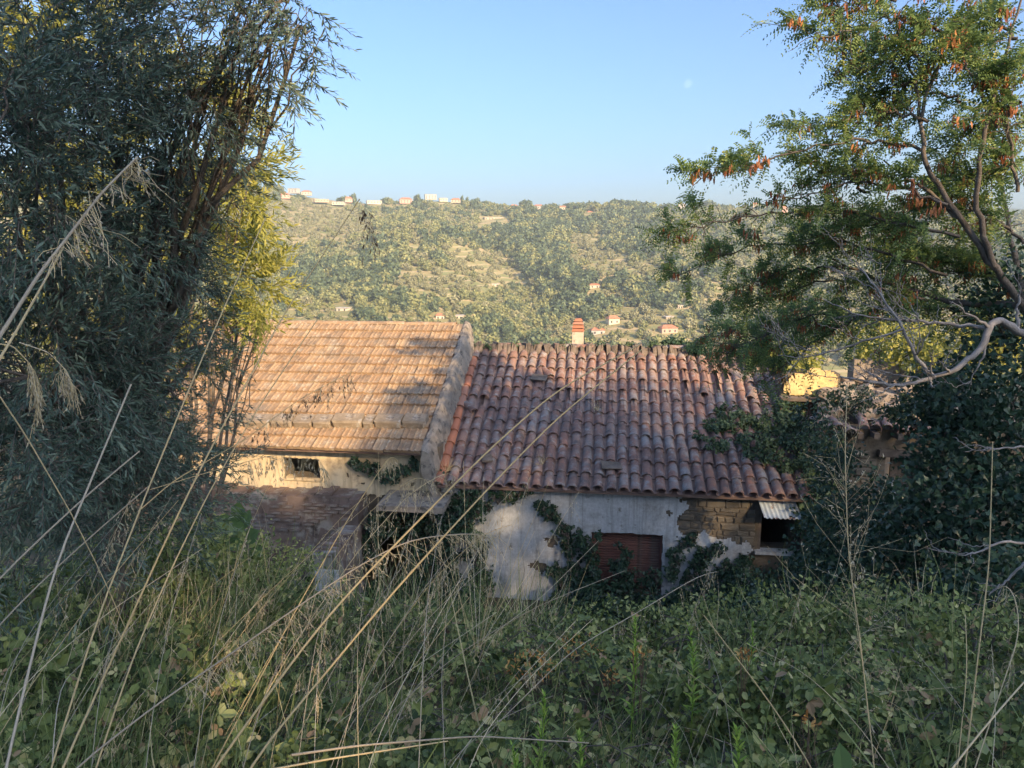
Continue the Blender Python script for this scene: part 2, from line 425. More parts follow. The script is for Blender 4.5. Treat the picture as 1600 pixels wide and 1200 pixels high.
FH = [
 (458, 301, 17, 10, 'fh_white', 'fh_roof', 'white house highest at the left end of the skyline', 930, 1), (478, 304, 15, 7, 'fh_cream', 'fh_roof', 'cream house right of the white house at the left skyline', 925, 0),
 (444, 309, 16, 8, 'fh_pink', 'fh_roof', 'pinkish house just below the leftmost white skyline house', 905, 0), (500, 315, 24, 6, 'fh_tan', 'fh_roof', 'long tan house below the left skyline', 900, 1),
 (528, 319, 20, 6, 'fh_cream', 'fh_roof', 'low cream house under the left skyline trees', 900, 1), (544, 315, 12, 8, 'fh_pink', 'fh_roof', 'small pink house beside the dark skyline tree', 930, 0),
 (583, 318, 26, 7, 'fh_cream', 'fh_roof', 'long flat cream house on the skyline', 930, 1), (633, 317, 22, 9, 'fh_pink', 'fh_roof', 'pinkish red house on the skyline left of the tall white one', 930, 0),
 (672, 311, 20, 11, 'fh_white', 'fh_roof', 'tallest white house in the middle of the skyline', 935, 1), (692, 314, 14, 7, 'fh_cream', 'fh_roof', 'low cream house right of the tallest white skyline house', 932, 1),
 (712, 316, 16, 7, 'fh_tan', 'fh_roof', 'tan house beside the skyline cypresses', 930, 0), (803, 325, 12, 6, 'fh_pink', 'fh_roof', 'tiny pink house alone on the middle skyline', 930, 0),
 (842, 326, 18, 7, 'fh_white', 'fh_roof', 'white house with red roof right of the middle skyline', 925, 0), (880, 328, 15, 7, 'fh_cream', 'fh_roof', 'cream house left of the round skyline tree', 925, 0),
 (924, 336, 18, 7, 'fh_cream', 'fh_roof', 'cream house just under the right skyline', 900, 0), (770, 343, 34, 5, 'fh_tan', 'fh_roof', 'long tan terrace building on the bare earth cut', 860, 1),
 (1066, 325, 13, 10, 'fh_white', 'fh_roof', 'white cube house on the right skyline', 930, 1), (1083, 325, 11, 8, 'fh_cream', 'fh_roof', 'cream house next to the white cube on the right skyline', 932, 1),
 (1181, 325, 12, 9, 'fh_cream', 'fh_roof', 'cream house on the skyline behind the pod tree', 930, 0), (1226, 331, 10, 9, 'fh_pink', 'fh_roof', 'small pink house behind the pod tree leaves', 920, 0),
 (536, 486, 22, 8, 'fh_cream', 'fh_roof', 'low cream farmhouse above the left roof ridge', None, 1), (687, 499, 15, 10, 'fh_cream', 'fh_roof', 'cream cottage with red roof above the parapet top', None, 0),
 (718, 499, 12, 10, 'fh_cream', 'fh_roof', 'square cream cottage right of the red roofed one', None, 1), (773, 448, 12, 7, 'fh_cream', 'fh_roof', 'tiny cream hut in the middle of the orchard slope', None, 1),
 (929, 450, 18, 8, 'fh_cream', 'fh_roof', 'cream cottage with orange roof in the upper orchard', None, 0), (1047, 446, 20, 10, 'fh_white', 'fh_flat', 'white grey house on the terraces left of the pod tree', None, 1),
 (1062, 482, 9, 8, 'fh_cream', 'fh_roof', 'tiny square cream hut right of the wooded band', None, 1), (958, 507, 21, 15, 'fh_cream', 'fh_roof', 'bright cream house with red roof right of the chimney', None, 0),
 (935, 523, 24, 12, 'fh_white', 'fh_roof', 'white house directly right of the chimney', None, 0), (1045, 521, 30, 14, 'fh_pink', 'fh_roof', 'long pink house with red hip roof above the tiled ridge', None, 0),
 (1045, 500, 13, 8, 'fh_tan', 'fh_roof', 'tan shed above the long pink house', None, 1)]
ZONES = [  # px, py, rx, ry, kind (2 dense wood, 1 mixed, 0 orchard/open)
    (850, 380, 75, 60, 2), (880, 440, 45, 50, 2), (845, 345, 60, 25, 2), (980, 350, 50, 28, 2), (1000, 375, 45, 30, 2), (540, 435, 75, 30, 2),
    (520, 395, 60, 22, 1), (640, 380, 60, 30, 1), (600, 400, 40, 20, 2), (480, 375, 60, 16, 0), (560, 355, 40, 12, 0), (720, 345, 60, 20, 1), (1010, 455, 90, 15, 2), (930, 490, 45, 14, 2), (800, 480, 60, 35, 1),
    (620, 345, 60, 18, 1), (700, 500, 110, 14, 1), (440, 470, 60, 20, 1), (980, 335, 30, 16, 2), (1090, 400, 50, 25, 1), (1150, 350, 60, 20, 1),
    (670, 450, 65, 28, 0), (920, 415, 70, 25, 0), (760, 430, 70, 40, 0), (900, 385, 35, 25, 0), (1000, 430, 55, 14, 0), (940, 465, 45, 12, 0),
    (480, 340, 90, 28, 0), (1000, 500, 80, 22, 0), (440, 400, 45, 30, 1), (770, 350, 45, 14, -1), (1000, 322, 40, 8, -1)]
pts = {'wood': [], 'mixed': [], 'olive': []}
sp = 4.6
cx = np.arange(-640, 740, sp); cy = np.arange(398, 1000, sp)
CX, CY = np.meshgrid(cx, cy)
CX = CX + RNG.uniform(-.42, .42, CX.shape) * sp; CY = CY + RNG.uniform(-.42, .42, CY.shape) * sp
CZ = hillz(CX, CY)
PX, PY = proj(np.stack([CX, CY, CZ], -1))
N1 = hnoise(CX, CY, 30, 4) + .6 * hnoise(CX, CY, 11, 6)
for X, Y, Z, px, py, n1, u in zip(CX.ravel(), CY.ravel(), CZ.ravel(), PX.ravel(), PY.ravel(), N1.ravel(), RNG.random(CX.size)):
    if px < 60 or px > 1640 or py > 575: continue
    if any(abs(px - f[0]) < f[2] * .62 + 2 and -f[3] * .7 < f[1] - py < 5 - 0 or (abs(px - f[0]) < f[2] * .5 and 0 <= py - f[1] < 9) for f in FH): continue
    k, best = None, 1.0
    for (zx, zy, rx, ry, kk) in ZONES:
        d = ((px - zx) / rx) ** 2 + ((py - zy) / ry) ** 2 + .25 * n1
        if d < best: best, k = d, kk
    if k is None: k = 2 if n1 > .45 else (1 if n1 > -.4 else 0)
    s_ = RNG.choice([.65, .85, 1.1, 1.3, 1.75]) * RNG.uniform(.85, 1.15)
    if k == 2 and u < .85: pts['wood' if u < .55 else 'mixed'].append((X, Y, Z, 3.0 * s_))
    elif k == 1 and u < .6: pts['mixed' if u < .34 else ('wood' if u < .46 else 'olive')].append((X, Y, Z, 2.3 * s_))
    elif k == 0 and u < .44: pts['olive' if u < .37 else 'mixed'].append((X, Y, Z, 1.65 * s_))
    elif k == -1 and u < .12: pts['olive'].append((X, Y, Z, 1.5 * s_))

def scatter(name, P, proto_me, label):
    P = np.array(P)
    me = bpy.data.meshes.new(name)
    me.vertices.add(len(P)); me.vertices.foreach_set('co', P[:, :3].astype(np.float32).ravel())
    a = me.attributes.new('size', 'FLOAT', 'POINT'); a.data.foreach_set('value', P[:, 3].astype(np.float32))
    b = me.attributes.new('turn', 'FLOAT', 'POINT'); b.data.foreach_set('value', RNG.uniform(0, 6.28, len(P)).astype(np.float32))
    o = link(name, me)
    pr = bpy.data.objects.new(name + '_source', proto_me)
    ng = bpy.data.node_groups.new(name, 'GeometryNodeTree')
    ng.interface.new_socket('Geometry', in_out='INPUT', socket_type='NodeSocketGeometry')
    ng.interface.new_socket('Geometry', in_out='OUTPUT', socket_type='NodeSocketGeometry')
    gi = ng.nodes.new('NodeGroupInput'); go = ng.nodes.new('NodeGroupOutput')
    ip = ng.nodes.new('GeometryNodeInstanceOnPoints')
    oi = ng.nodes.new('GeometryNodeObjectInfo'); oi.inputs['Object'].default_value = pr
    s1 = ng.nodes.new('GeometryNodeInputNamedAttribute'); s1.data_type = 'FLOAT'; s1.inputs[0].default_value = 'size'
    s2 = ng.nodes.new('GeometryNodeInputNamedAttribute'); s2.data_type = 'FLOAT'; s2.inputs[0].default_value = 'turn'
    cz = ng.nodes.new('ShaderNodeCombineXYZ')
    ng.links.new(s2.outputs[0], cz.inputs[2])
    ng.links.new(gi.outputs[0], ip.inputs['Points']); ng.links.new(oi.outputs['Geometry'], ip.inputs['Instance'])
    ng.links.new(s1.outputs[0], ip.inputs['Scale']); ng.links.new(cz.outputs[0], ip.inputs['Rotation'])
    ng.links.new(ip.outputs[0], go.inputs[0])
    md = o.modifiers.new('scatter', 'NODES'); md.node_group = ng
    tag(o, label, kind='stuff')
    return o
ol = sorted(pts['olive'], key=lambda p: p[1])
near_ol = [p for p in ol if 820 < proj(np.array(p[:3]))[0] < 1110 and proj(np.array(p[:3]))[1] < 532][:140]
ids = set(map(id, near_ol))
scatter('woodland', pts['wood'], PW, 'dark green woods filling the folds of the far hillside')
scatter('scrub_woodland', pts['mixed'], PM, 'paler scrub and trees covering the far hillside')
scatter('olive_groves', [p for p in ol if id(p) not in ids], PO, 'grey-green olive groves on the far hillside')
for p in near_ol:
    o = link('olive_tree', PO, None, p[:3], (0, 0, RND.uniform(0, 6)))
    o.scale = (p[3],) * 3
    tag(o, 'small round olive tree on the lower terraces across the valley', 'tree', 'olive trees on the lower terraces')

def hill_hit(px, py):
    rx, rz = ray(px, py)
    for Y in np.arange(395, 960, 2.0):
        if hillz(rx * Y, Y) >= rz * Y: return Y
    return 936.0
M['fh_white'] = surf('far_white', [(.3, (.4, .37, .32)), (.7, (.5, .46, .4))], .4, .9, 0)
M['fh_cream'] = surf('far_cream', [(.3, (.52, .44, .32)), (.7, (.64, .55, .41))], .4, .9, 0)
M['fh_pink'] = surf('far_pink', [(.3, (.5, .3, .22)), (.7, (.6, .38, .28))], .4, .9, 0)
M['fh_tan'] = surf('far_tan', [(.3, (.42, .32, .21)), (.7, (.55, .43, .29))], .4, .9, 0)
M['fh_roof'] = surf('far_roof', [(.3, (.38, .15, .08)), (.7, (.5, .23, .13))], .6, .9, 0)
M['fh_flat'] = surf('far_flat_roof', [(.3, (.4, .37, .33)), (.7, (.5, .46, .4))], .6, .9, 0)
M['fh_win'] = surf('far_window', [(.3, (.03, .035, .04)), (.7, (.05, .055, .06))], 1, .4, 0)

def far_house(px, py, wpx, hpx, wall, roof, label, Y=None, rz=0.0, flat=False):
    Y = Y or hill_hit(px, py)
    p = at(px, py, Y)
    k = Y / 1164 * 1.01
    w, hh, d = wpx * k * .86, hpx * k * .62, max(wpx * k * .6, 5)
    root = empty('far_house', (p[0], Y + d / 2, p[2] - .5), rz)
    Acc().box((0, 0, hh / 2), (w, d, hh + .6)).build('wall', M[wall], root)
    rh = 0.35 if flat else hpx * k * .34
    o = .5
    if flat:
        Acc().box((0, 0, hh + .45), (w + .8, d + .8, .4)).build('roof', M['fh_flat'], root)
    else:
        z0 = hh + .32
        V = [(-w / 2 - o, -d / 2 - o, z0), (w / 2 + o, -d / 2 - o, z0), (w / 2 + o, d / 2 + o, z0), (-w / 2 - o, d / 2 + o, z0), (-w * .28, 0, z0 + rh), (w * .28, 0, z0 + rh)]
        T = [(0, 1, 5), (0, 5, 4), (1, 2, 5), (2, 3, 4), (2, 4, 5), (3, 0, 4), (0, 2, 1), (0, 3, 2)]
        Acc().add(V, T).build('roof', M[roof], root)
    nw = max(2, int(w / 3.2))
    for row in range(2 if hh > 4.4 else 1):
        for i in range(nw):
            x = (i + .5) / nw * w - w / 2
            z = hh * (.32 if hh > 4.4 and row == 0 else .72) if hh > 4.4 else hh * .58
            Acc().box((x, -d / 2, z), (.9, .16, 1.3)).build('window', M['fh_win'], root)
    tag(root, label, 'house', 'houses on the far hillside')
    return root

for (px, py, wp, hp, wl, rf, lb, Yh, fl) in FH:
    far_house(px, py, wp, hp, wl, rf, lb, Yh, RND.uniform(-.3, .45), fl == 1)

def skyline_tree(px, py, hpx, wpx, kind, label):
    Y = 936.0
    p = at(px, py, Y); k = Y / 1164
    me = PW
    o = link('skyline_tree', me, None, (p[0], Y, p[2] - 1))
    hh = hpx * k
    o.scale = (wpx * k / 2, wpx * k / 2, hh / 1.9)
    tag(o, label, 'tree', 'trees on the skyline')
for a in [(536, 318, 12, 18, 0, 'dark round tree on the skyline right of the long tan house'), (552, 317, 15, 11, 0, 'dark upright tree beside the small pink skyline house'),
          (601, 319, 11, 12, 0, 'small umbrella shaped tree on the skyline'), (652, 314, 11, 10, 0, 'dark tree left of the tallest white skyline house'),
          (722, 318, 13, 5, 0, 'slim cypress on the middle skyline'), (730, 318, 11, 5, 0, 'second slim cypress on the middle skyline'),
          (744, 321, 12, 14, 0, 'dark tree right of the skyline cypresses'), (757, 322, 9, 14, 0, 'low dark tree right of the cypress pair'),
          (888, 325, 9, 17, 0, 'round dark tree on the right half of the skyline'), (1103, 326, 14, 22, 0, 'broad dark tree right of the skyline cubes'),
          (960, 327, 12, 10, 0, 'dark tree at the top of the right gully'), (975, 327, 9, 14, 0, 'low tree beside the sandy skyline cut')]:
    skyline_tree(*a)
moon_me = None
def moon():
    m, nt, bs, out = new_mat('moon_dust')
    df = nt.nodes.new('ShaderNodeBsdfDiffuse'); df.inputs[0].default_value = (.028, .031, .035, 1)
    tr = nt.nodes.new('ShaderNodeBsdfTransparent'); ad = nt.nodes.new('ShaderNodeAddShader')
    nt.links.new(df.outputs[0], ad.inputs[0]); nt.links.new(tr.outputs[0], ad.inputs[1]); nt.links.new(ad.outputs[0], out.inputs[0])
    R, n, A = 37.0, 24, Acc()
    ph = np.linspace(0, np.pi, 13); th = np.linspace(0, 2 * np.pi, n, endpoint=False)
    V = np.array([(R * math.sin(a) * math.cos(b), R * math.sin(a) * math.sin(b), R * math.cos(a)) for a in ph for b in th])
    T = []
    for i in range(12):
        for j in range(n):
            q = (i * n + j, i * n + (j + 1) % n, (i + 1) * n + (j + 1) % n, (i + 1) * n + j)
            T += [(q[0], q[2], q[1]), (q[0], q[3], q[2])]
    A.add(V, T)
    o = A.build('moon', m, smooth=True, loc=at(1075, 131, 7000))
    tag(o, 'small pale daytime moon in the blue sky', 'moon')
moon()

# ------------------------------------------------------------------ the two joined houses and the ruin
PSI = math.radians(7.1)
CP, SP = math.cos(PSI), math.sin(PSI)
SLOPE = math.radians(24)
TS = math.tan(SLOPE)
BASE = -6.95
class Frame:
    """a house standing at o, turned by PSI; local x along the front, y into the house, z up"""
    def __init__(s, px, py, Y):
        p = at(px, py, Y)
        s.o = np.array((p[0], p[1], BASE)); s.ze = p[2] - BASE
    def loc(s, px, py, b):
        rx, rz = ray(px, py)
        k0 = s.o[0] * SP + s.o[1] * CP
        Y = (b + k0) / (rx * SP + CP)
        X = rx * Y
        return (X - s.o[0]) * CP - (Y - s.o[1]) * SP, rz * Y - BASE
    def roofhit(s, px, py, lift=0.0):
        rx, rz = ray(px, py)
        k0 = s.o[0] * SP + s.o[1] * CP
        Y = (s.ze + lift + BASE - TS * k0) / (rz - TS * (rx * SP + CP))
        X = rx * Y
        return (X - s.o[0]) * CP - (Y - s.o[1]) * SP, Y * (rx * SP + CP) - k0, rz * Y - BASE
    def world(s, x, y, z):
        return np.array((s.o[0] + x * CP + y * SP, s.o[1] - x * SP + y * CP, s.o[2] + z))
FR = Frame(672, 757, 13.4)
FL = Frame(668, 708, 13.4)
RR = empty('tiled_house', FR.o, -PSI)
LL = empty('terracotta_roofed_house', FL.o, -PSI)
tag(RR, 'abandoned stone house with barrel tile roof and peeling pale plaster', 'house')
tag(LL, 'abandoned house at the left with sunlit flat clay tile roof', 'house')
RLEN, RW = 4.80, 6.95
RUN = RLEN * math.cos(SLOPE)

def holed_wall(x0, x1, z0, z1, y0, y1, holes):
    A = Acc()
    xs = sorted({x0, x1} | {v for h in holes for v in h[:2]})
    zs = sorted({z0, z1} | {v for h in holes for v in h[2:]})
    for i in range(len(xs) - 1):
        for j in range(len(zs) - 1):
            cx_, cz_ = (xs[i] + xs[i + 1]) / 2, (zs[j] + zs[j + 1]) / 2
            if any(h[0] < cx_ < h[1] and h[2] < cz_ < h[3] for h in holes): continue
            A.box((cx_, (y0 + y1) / 2, cz_), (xs[i + 1] - xs[i], y1 - y0, zs[j + 1] - zs[j]))
    return A

def sheet(mask, x0, x1, z0, z1, y, cell=.045, thick=.03, amp=.006, jit=.3):
    """a skin of render with a ragged outline: mask(x, z) says where it still holds"""
    nx, nz = int((x1 - x0) / cell), int((z1 - z0) / cell)
    xs = x0 + (np.arange(nx + 1)) * cell; zs = z0 + np.arange(nz + 1) * cell
    X, Z = np.meshgrid(xs, zs)
    X = X + RNG.uniform(-jit, jit, X.shape) * cell; Z = Z + RNG.uniform(-jit, jit, Z.shape) * cell
    Yf = y - thick + amp * hnoise(X, Z, .25) + RNG.normal(0, .0012, X.shape)
    Cx, Cz = np.meshgrid(xs[:-1] + cell / 2, zs[:-1] + cell / 2)
    K = mask(Cx, Cz)
    V = np.concatenate([np.stack([X, Yf, Z], -1).reshape(-1, 3), np.stack([X, np.full_like(X, y + .01), Z], -1).reshape(-1, 3)])
    n = X.size; w = nx + 1
    j, i = np.nonzero(K)
    a = j * w + i
    T = [np.stack([a, a + 1, a + w + 1], 1), np.stack([a, a + w + 1, a + w], 1)]
    Kp = np.pad(K, 1)
    for dj, di, e0, e1 in ((0, -1, 0, w), (0, 1, w + 1, 1), (-1, 0, 1, 0), (1, 0, w, w + 1)):
        edge = ~Kp[j + 1 + dj, i + 1 + di]
        b = a[edge]
        T += [np.stack([b + e0, b + e1, b + e1 + n], 1), np.stack([b + e0, b + e1 + n, b + e0 + n], 1)]
    return Acc().add(V, np.concatenate(T))

def stone_mesh(w, h, d, mat):
    ch = min(w, h) * .12
    rng = RNG.uniform
    def ring(y, ins, j):
        return [(sx * (w / 2 - ins) + rng(-j, j), y + rng(-j, j) * .6, sz * (h / 2 - ins) + rng(-j, j)) for sx, sz in ((-1, -1), (1, -1), (1, 1), (-1, 1))]
    V = ring(d, 0, 0) + ring(0.02, 0, .012) + ring(-.012, ch, .018)
    T = []
    for a in (0, 4):
        for k in range(4):
            p, q, r, s = a + k, a + (k + 1) % 4, a + 4 + (k + 1) % 4, a + 4 + k
            T += [(p, q, r), (p, r, s)]
    T += [(8, 9, 10), (8, 10, 11)]
    return Acc().add(V, T).mesh('stone', mat, smooth=False)

# ---- barrel tile shapes
def barrel_mesh(mat, L=.47, r0=.098, r1=.078, seg=7, thick=.013, squash=.82):
    A = Acc()
    ang = np.linspace(0, np.pi, seg)
    def arc(y, r): return [(-r * math.cos(a), y, r * squash * math.sin(a)) for a in ang]
    V = arc(0, r0) + arc(L * .5, (r0 + r1) / 2) + arc(L, r1) + arc(0, r0 - thick) + arc(L, r1 - thick)
    T = []
    def strip(a, b, flip=False):
        for k in range(seg - 1):
            q = (a + k, a + k + 1, b + k + 1, b + k)
            if flip: q = q[::-1]
            T.extend([(q[0], q[2], q[1]), (q[0], q[3], q[2])])
    strip(0, seg); strip(seg, 2 * seg); strip(3 * seg, 4 * seg, True); strip(3 * seg, 0)
    me = A.add(V, T).mesh('barrel_tile', mat, smooth=True)
    try: me.set_sharp_from_angle(angle=math.radians(50))
    except Exception: pass
    return me
COVER = [barrel_mesh(M['tile'], .47, .098, .078), barrel_mesh(M['tile'], .45, .102, .08, squash=.9), barrel_mesh(M['tile'], .48, .096, .076, squash=.76)]
COVER_O = barrel_mesh(M['tile_orange'], .47, .10, .082)

# right roof: deck, channel tiles, cover tiles
deck = Acc().box((RW / 2 + .05, RLEN / 2 + .02, -.06), (RW, RLEN, .06)).build('roof', M['pan'], RR, loc=(0, 0, FR.ze), rot=(SLOPE, 0, 0))
deck['label'] = 'barrel tiled roof slope facing the bank'
NC, NR = 30, 12
PIT, EXP = (RW - .12) / NC, RLEN / 12.0
pans = Acc()
ang = np.linspace(-.15, np.pi + .15, 6)
for c in range(NC):
    x = .16 + c * PIT + PIT / 2
    for r in range(NR):
        y0 = r * EXP - .03 + RND.uniform(-.015, .015); y1 = y0 + .45
        ra, rb = .072, .088
        V = [(x - q * math.cos(a), yy, .068 - q * .8 * math.sin(a) + (.012 if yy == y0 else -.012)) for (yy, q) in ((y0, ra), (y1, rb)) for a in ang]
        T = []
        for k in range(5): T += [(k, k + 1, 7 + k), (k, 7 + k, 6 + k)]
        pans.add(V, T)
po = pans.build('channel_tiles', M['pan'], deck, smooth=True); po['kind'] = 'stuff'
covers, rest = [], []
MISS = {(21, 8), (24, 8), (24, 9), (25, 9), (2, 6), (9, 7), (10, 7)}
def hidden_tile(c, r):
    p = FR.world(.16 + c * PIT, (r + .4) * EXP * math.cos(SLOPE), FR.ze + (r + .4) * EXP * math.sin(SLOPE))
    px, py = proj(p)
    return (px > 1060 and py < 560) or (px > 1170 and 640 < py < 725) or (px > 1235)
for c in range(NC):
    for r in range(NR):
        if (c, r) in MISS: continue
        x = .16 + c * PIT + .012 * math.sin(r * .7 + c) + RND.uniform(-.007, .007)
        y = r * EXP - .02 + RND.uniform(-.022, .022) + (.03 * math.sin(c * 1.3) if r else .015 * math.sin(c * 2.1))
        sag = -.045 * math.exp(-((c - 12) / 7) ** 2 - ((r - 7) / 3) ** 2) - .03 * math.exp(-((c - 22) / 4) ** 2 - ((r - 8) / 2.5) ** 2)
        covers.append((c, r, x, y, .045 + sag + RND.uniform(-.004, .006), RND.gauss(0, .028), RND.gauss(0, .03), RND.gauss(.045, .012)))
vis = [k for k in covers if not hidden_tile(k[0], k[1])]
hid = [k for k in covers if hidden_tile(k[0], k[1])]
vis.sort(key=lambda k: k[1]); hid += vis[296:]; vis = vis[:296]
for (c, r, x, y, z, rz_, ry_, rx_) in vis:
    me = COVER_O if (c == 0 or (c in (26, 27, 28) and r == 0)) else RND.choice(COVER)
    if c in (26, 27, 28) and r == 0: me = COVER[1]
    link('roof_tile', me, deck, (x, y, z), (-rx_, ry_, rz_))
if hid:
    A = Acc()
    me = COVER[0]
    vv = np.empty(len(me.vertices) * 3, np.float32); me.vertices.foreach_get('co', vv); vv = vv.reshape(-1, 3)
    tt = np.empty(len(me.polygons) * 3, np.int32); me.loops.foreach_get('vertex_index', tt); tt = tt.reshape(-1, 3)
    for (c, r, x, y, z, rz_, ry_, rx_) in hid:
        R3 = np.array(Euler((-rx_, ry_, rz_)).to_matrix())
        A.add(vv @ R3.T + (x, y, z), tt)
    o = A.build('overgrown_roof_tiles', M['tile'], deck, smooth=True); o['kind'] = 'stuff'
# slipped tiles near the hole
for (px, py, a) in ((1162, 590, .5), (1172, 622, -.3), (742, 642, .6), (1100, 615, -.15), (860, 588, .4)):
    x, y, z = FR.roofhit(px, py, .1)
    link('slipped_roof_tile', RND.choice(COVER), deck, (x, y / math.cos(SLOPE), .085), (-.12, .1, a))
# ridge: mortar bed with rough capping
A = Acc()
n = 130
for i in range(n):
    x = .1 + RW * (i + .5) / n
    A.box((x, RUN + .03, FR.ze + RUN * TS + .05 + .03 * math.sin(i * .9) + RND.uniform(-.02, .025) + .05 * max(0, (x - 4) / 3)),
          (RW / n * 1.6, .3 + RND.uniform(0, .2), .17 + RND.uniform(0, .09)), RND.uniform(-.4, .4), .03, taper=.4)
A.build('ridge_mortar', M['mortar'], RR)
for i in range(16):
    x = .3 + i * .43
    if i not in (1, 4, 5, 10, 14): continue
    link('ridge_tile', RND.choice(COVER), RR, (x, RUN + .02, FR.ze + RUN * TS + .12 + .05 * max(0, (x - 4) / 3)), (RND.uniform(-.06, .06), RND.uniform(-.05, .05), -math.pi / 2 + RND.uniform(-.08, .08)))
b2 = Acc().box((RW / 2, RLEN / 2, -.03), (RW, RLEN, .06)).build('back_roof', M['pan'], RR, loc=(0, RUN, FR.ze + RUN * TS - .04), rot=(-SLOPE, 0, 0))
# walls
sx0, sz1 = FR.loc(925, 829, .3); sx1, _ = FR.loc(1036, 833, .3)
wx0, wz1 = FR.loc(1187, 786, .3); wx1, wz0 = FR.loc(1256, 862, .3)
fw = holed_wall(.0, RW + .05, 0, FR.ze + .04, .3, .7, [(sx0, sx1, .55, sz1), (wx0, wx1, wz0, wz1)]).build('front_wall', M['wallcore'], RR)
back = Acc()
back.box((RW / 2, 2 * RUN - .4, FR.ze / 2), (RW, .35, FR.ze))
back.box((.16, RUN, FR.ze / 2), (.3, 2 * RUN - 1.5, FR.ze)); back.box((RW - .1, RUN, FR.ze / 2), (.3, 2 * RUN - 1.5, FR.ze))
for s_ in (.16, RW - .1):
    V = [(s_ - .15, .35, FR.ze), (s_ + .15, .35, FR.ze), (s_ + .15, 2 * RUN - .35, FR.ze), (s_ - .15, 2 * RUN - .35, FR.ze), (s_ - .15, RUN, FR.ze + RUN * TS - .15), (s_ + .15, RUN, FR.ze + RUN * TS - .15)]
    back.add(V, [(0, 4, 3), (1, 2, 5), (0, 1, 5), (0, 5, 4), (2, 3, 4), (2, 4, 5)])
back.build('side_walls', M['wallcore'], RR)
Acc().box((RW / 2, .5, FR.ze + .1), (RW, .3, .12)).build('wall_plate', M['wood'], RR)
def pl_mask(x, z):
    P = FR.world(0, .3, 0)
    wx = FR.o[0] + x * CP + .3 * SP; wy = FR.o[1] - x * SP + .3 * CP
    px, py = proj(np.stack([wx, wy, z + BASE], -1))
    nz_ = hnoise(x, z, .16, 2) * 16 + hnoise(x, z, .05, 5) * 5
    k = (px + nz_ < 1078 - np.clip((py - 800) * .0, 0, 9)) | ((py + nz_ > 842) & (px + nz_ < 1168))
    k &= ~((px + nz_ > 1052) & (px < 1100) & (py + nz_ < 842) & (py > 700) & (px + nz_ * 1.5 > 1062))
    k &= ~((np.hypot(px - 866, py - 842) + nz_ * .5) < 11) & ~((np.hypot((px - 846) / 1.3, py - 884) + nz_ * .4) < 8)
    k &= (hnoise(x, z, .45, 9) < .82) | (px > 800)
    k &= ~((x > sx0 - .01) & (x < sx1 + .01) & (z > .5) & (z < sz1 + .01))
    k &= ~((x > wx0 - .06) & (x < wx1 + .06) & (z > wz0 - .06) & (z < wz1 + .06))
    return k
sheet(pl_mask, .02, RW, .3, FR.ze - .02, .3, .04, .045, .012).build('plaster', M['plaster'], fw, smooth=False)
# exposed stones in courses
stx0, _ = FR.loc(1046, 800, .3); stx1 = wx0 - .05
z = .25
while z < FR.ze - .12:
    hc = RND.choice([.07, .09, .12, .15, .19])
    x = stx0 + RND.uniform(0, .1)
    while x < stx1:
        w_ = min(RND.choice([.1, .15, .2, .27, .34, .45]), stx1 - x)
        if w_ > .06:
            o = link('stone', stone_mesh(w_ - .012, hc - .012, .12, M['stone']), fw, (x + w_ / 2, .3 - RND.uniform(.0, .022), z + hc / 2))
            o.rotation_euler = (RND.uniform(-.07, .07), RND.gauss(0, .05), RND.uniform(-.06, .06))
        x += w_
    z += hc
# roller shutter
shut = Acc().box(((sx0 + sx1) / 2, .5, (.55 + sz1) / 2), (sx1 - sx0, .02, sz1 - .55)).build('roller_shutter', M['shutter'], RR)
shut['label'] = 'rust red roller shutter'
slm = Acc()
w_ = sx1 - sx0 - .03
V = [(-w_ / 2, 0, 0), (w_ / 2, 0, 0), (w_ / 2, -.014, .012), (-w_ / 2, -.014, .012), (w_ / 2, -.014, .036), (-w_ / 2, -.014, .036), (w_ / 2, 0, .046), (-w_ / 2, 0, .046)]
slm.add(V, [(0, 1, 2), (0, 2, 3), (3, 2, 4), (3, 4, 5), (5, 4, 6), (5, 6, 7)])
slm = slm.mesh('slat', M['shutter'], False)
for i in range(int((sz1 - .57) / .05)):
    link('slat', slm, shut, ((sx0 + sx1) / 2, .488, .56 + i * .05))
for q_ in (sx0 + .02, sx1 - .02): Acc().box((q_, .44, (.55 + sz1) / 2), (.035, .1, sz1 - .56)).build('guide_rail', M['shutter'], shut)
# little window with its tin canopy
win = Acc()
win.box((wx0 + .03, .36, (wz0 + wz1) / 2), (.05, .1, wz1 - wz0)).box((wx1 - .03, .36, (wz0 + wz1) / 2), (.05, .1, wz1 - wz0)).box(((wx0 + wx1) / 2, .36, wz1 - .03), (wx1 - wx0 - .1, .1, .05))
win = win.build('window', M['wood'], RR)
Acc().box(((wx0 + wx1) / 2, .29, wz0 - .025), (wx1 - wx0 + .1, .2, .06)).build('sill', M['plaster'], win)
A = Acc()
ax0, az1 = FR.loc(1184, 779, .25); ax1, az0 = FR.loc(1246, 810, -.08)
ax1 -= .02
nx = 40
for i in range(nx):
    for j in range(4):
        pass
xs = np.linspace(ax0, ax1 + .05, nx + 1)
V, T = [], []
for j in range(5):
    f = j / 4
    for x in xs:
        V.append((x + .05 * f, .27 - .4 * f, az1 - (az1 - az0) * f + .012 * math.sin((x - ax0) / .076 * 2 * math.pi)))
for j in range(4):
    for i in range(nx):
        a = j * (nx + 1) + i
        T += [(a, a + 1, a + nx + 2), (a, a + nx + 2, a + nx + 1)]
n0 = len(V)
V2 = [(p[0], p[1] + .001, p[2] - .003) for p in V]
A.add(V + V2, T + [(a + n0, c + n0, b + n0) for (a, b, c) in T])
o = A.build('tin_canopy', M['metal'], RR, smooth=True)
o['label'] = 'rusty corrugated tin canopy'

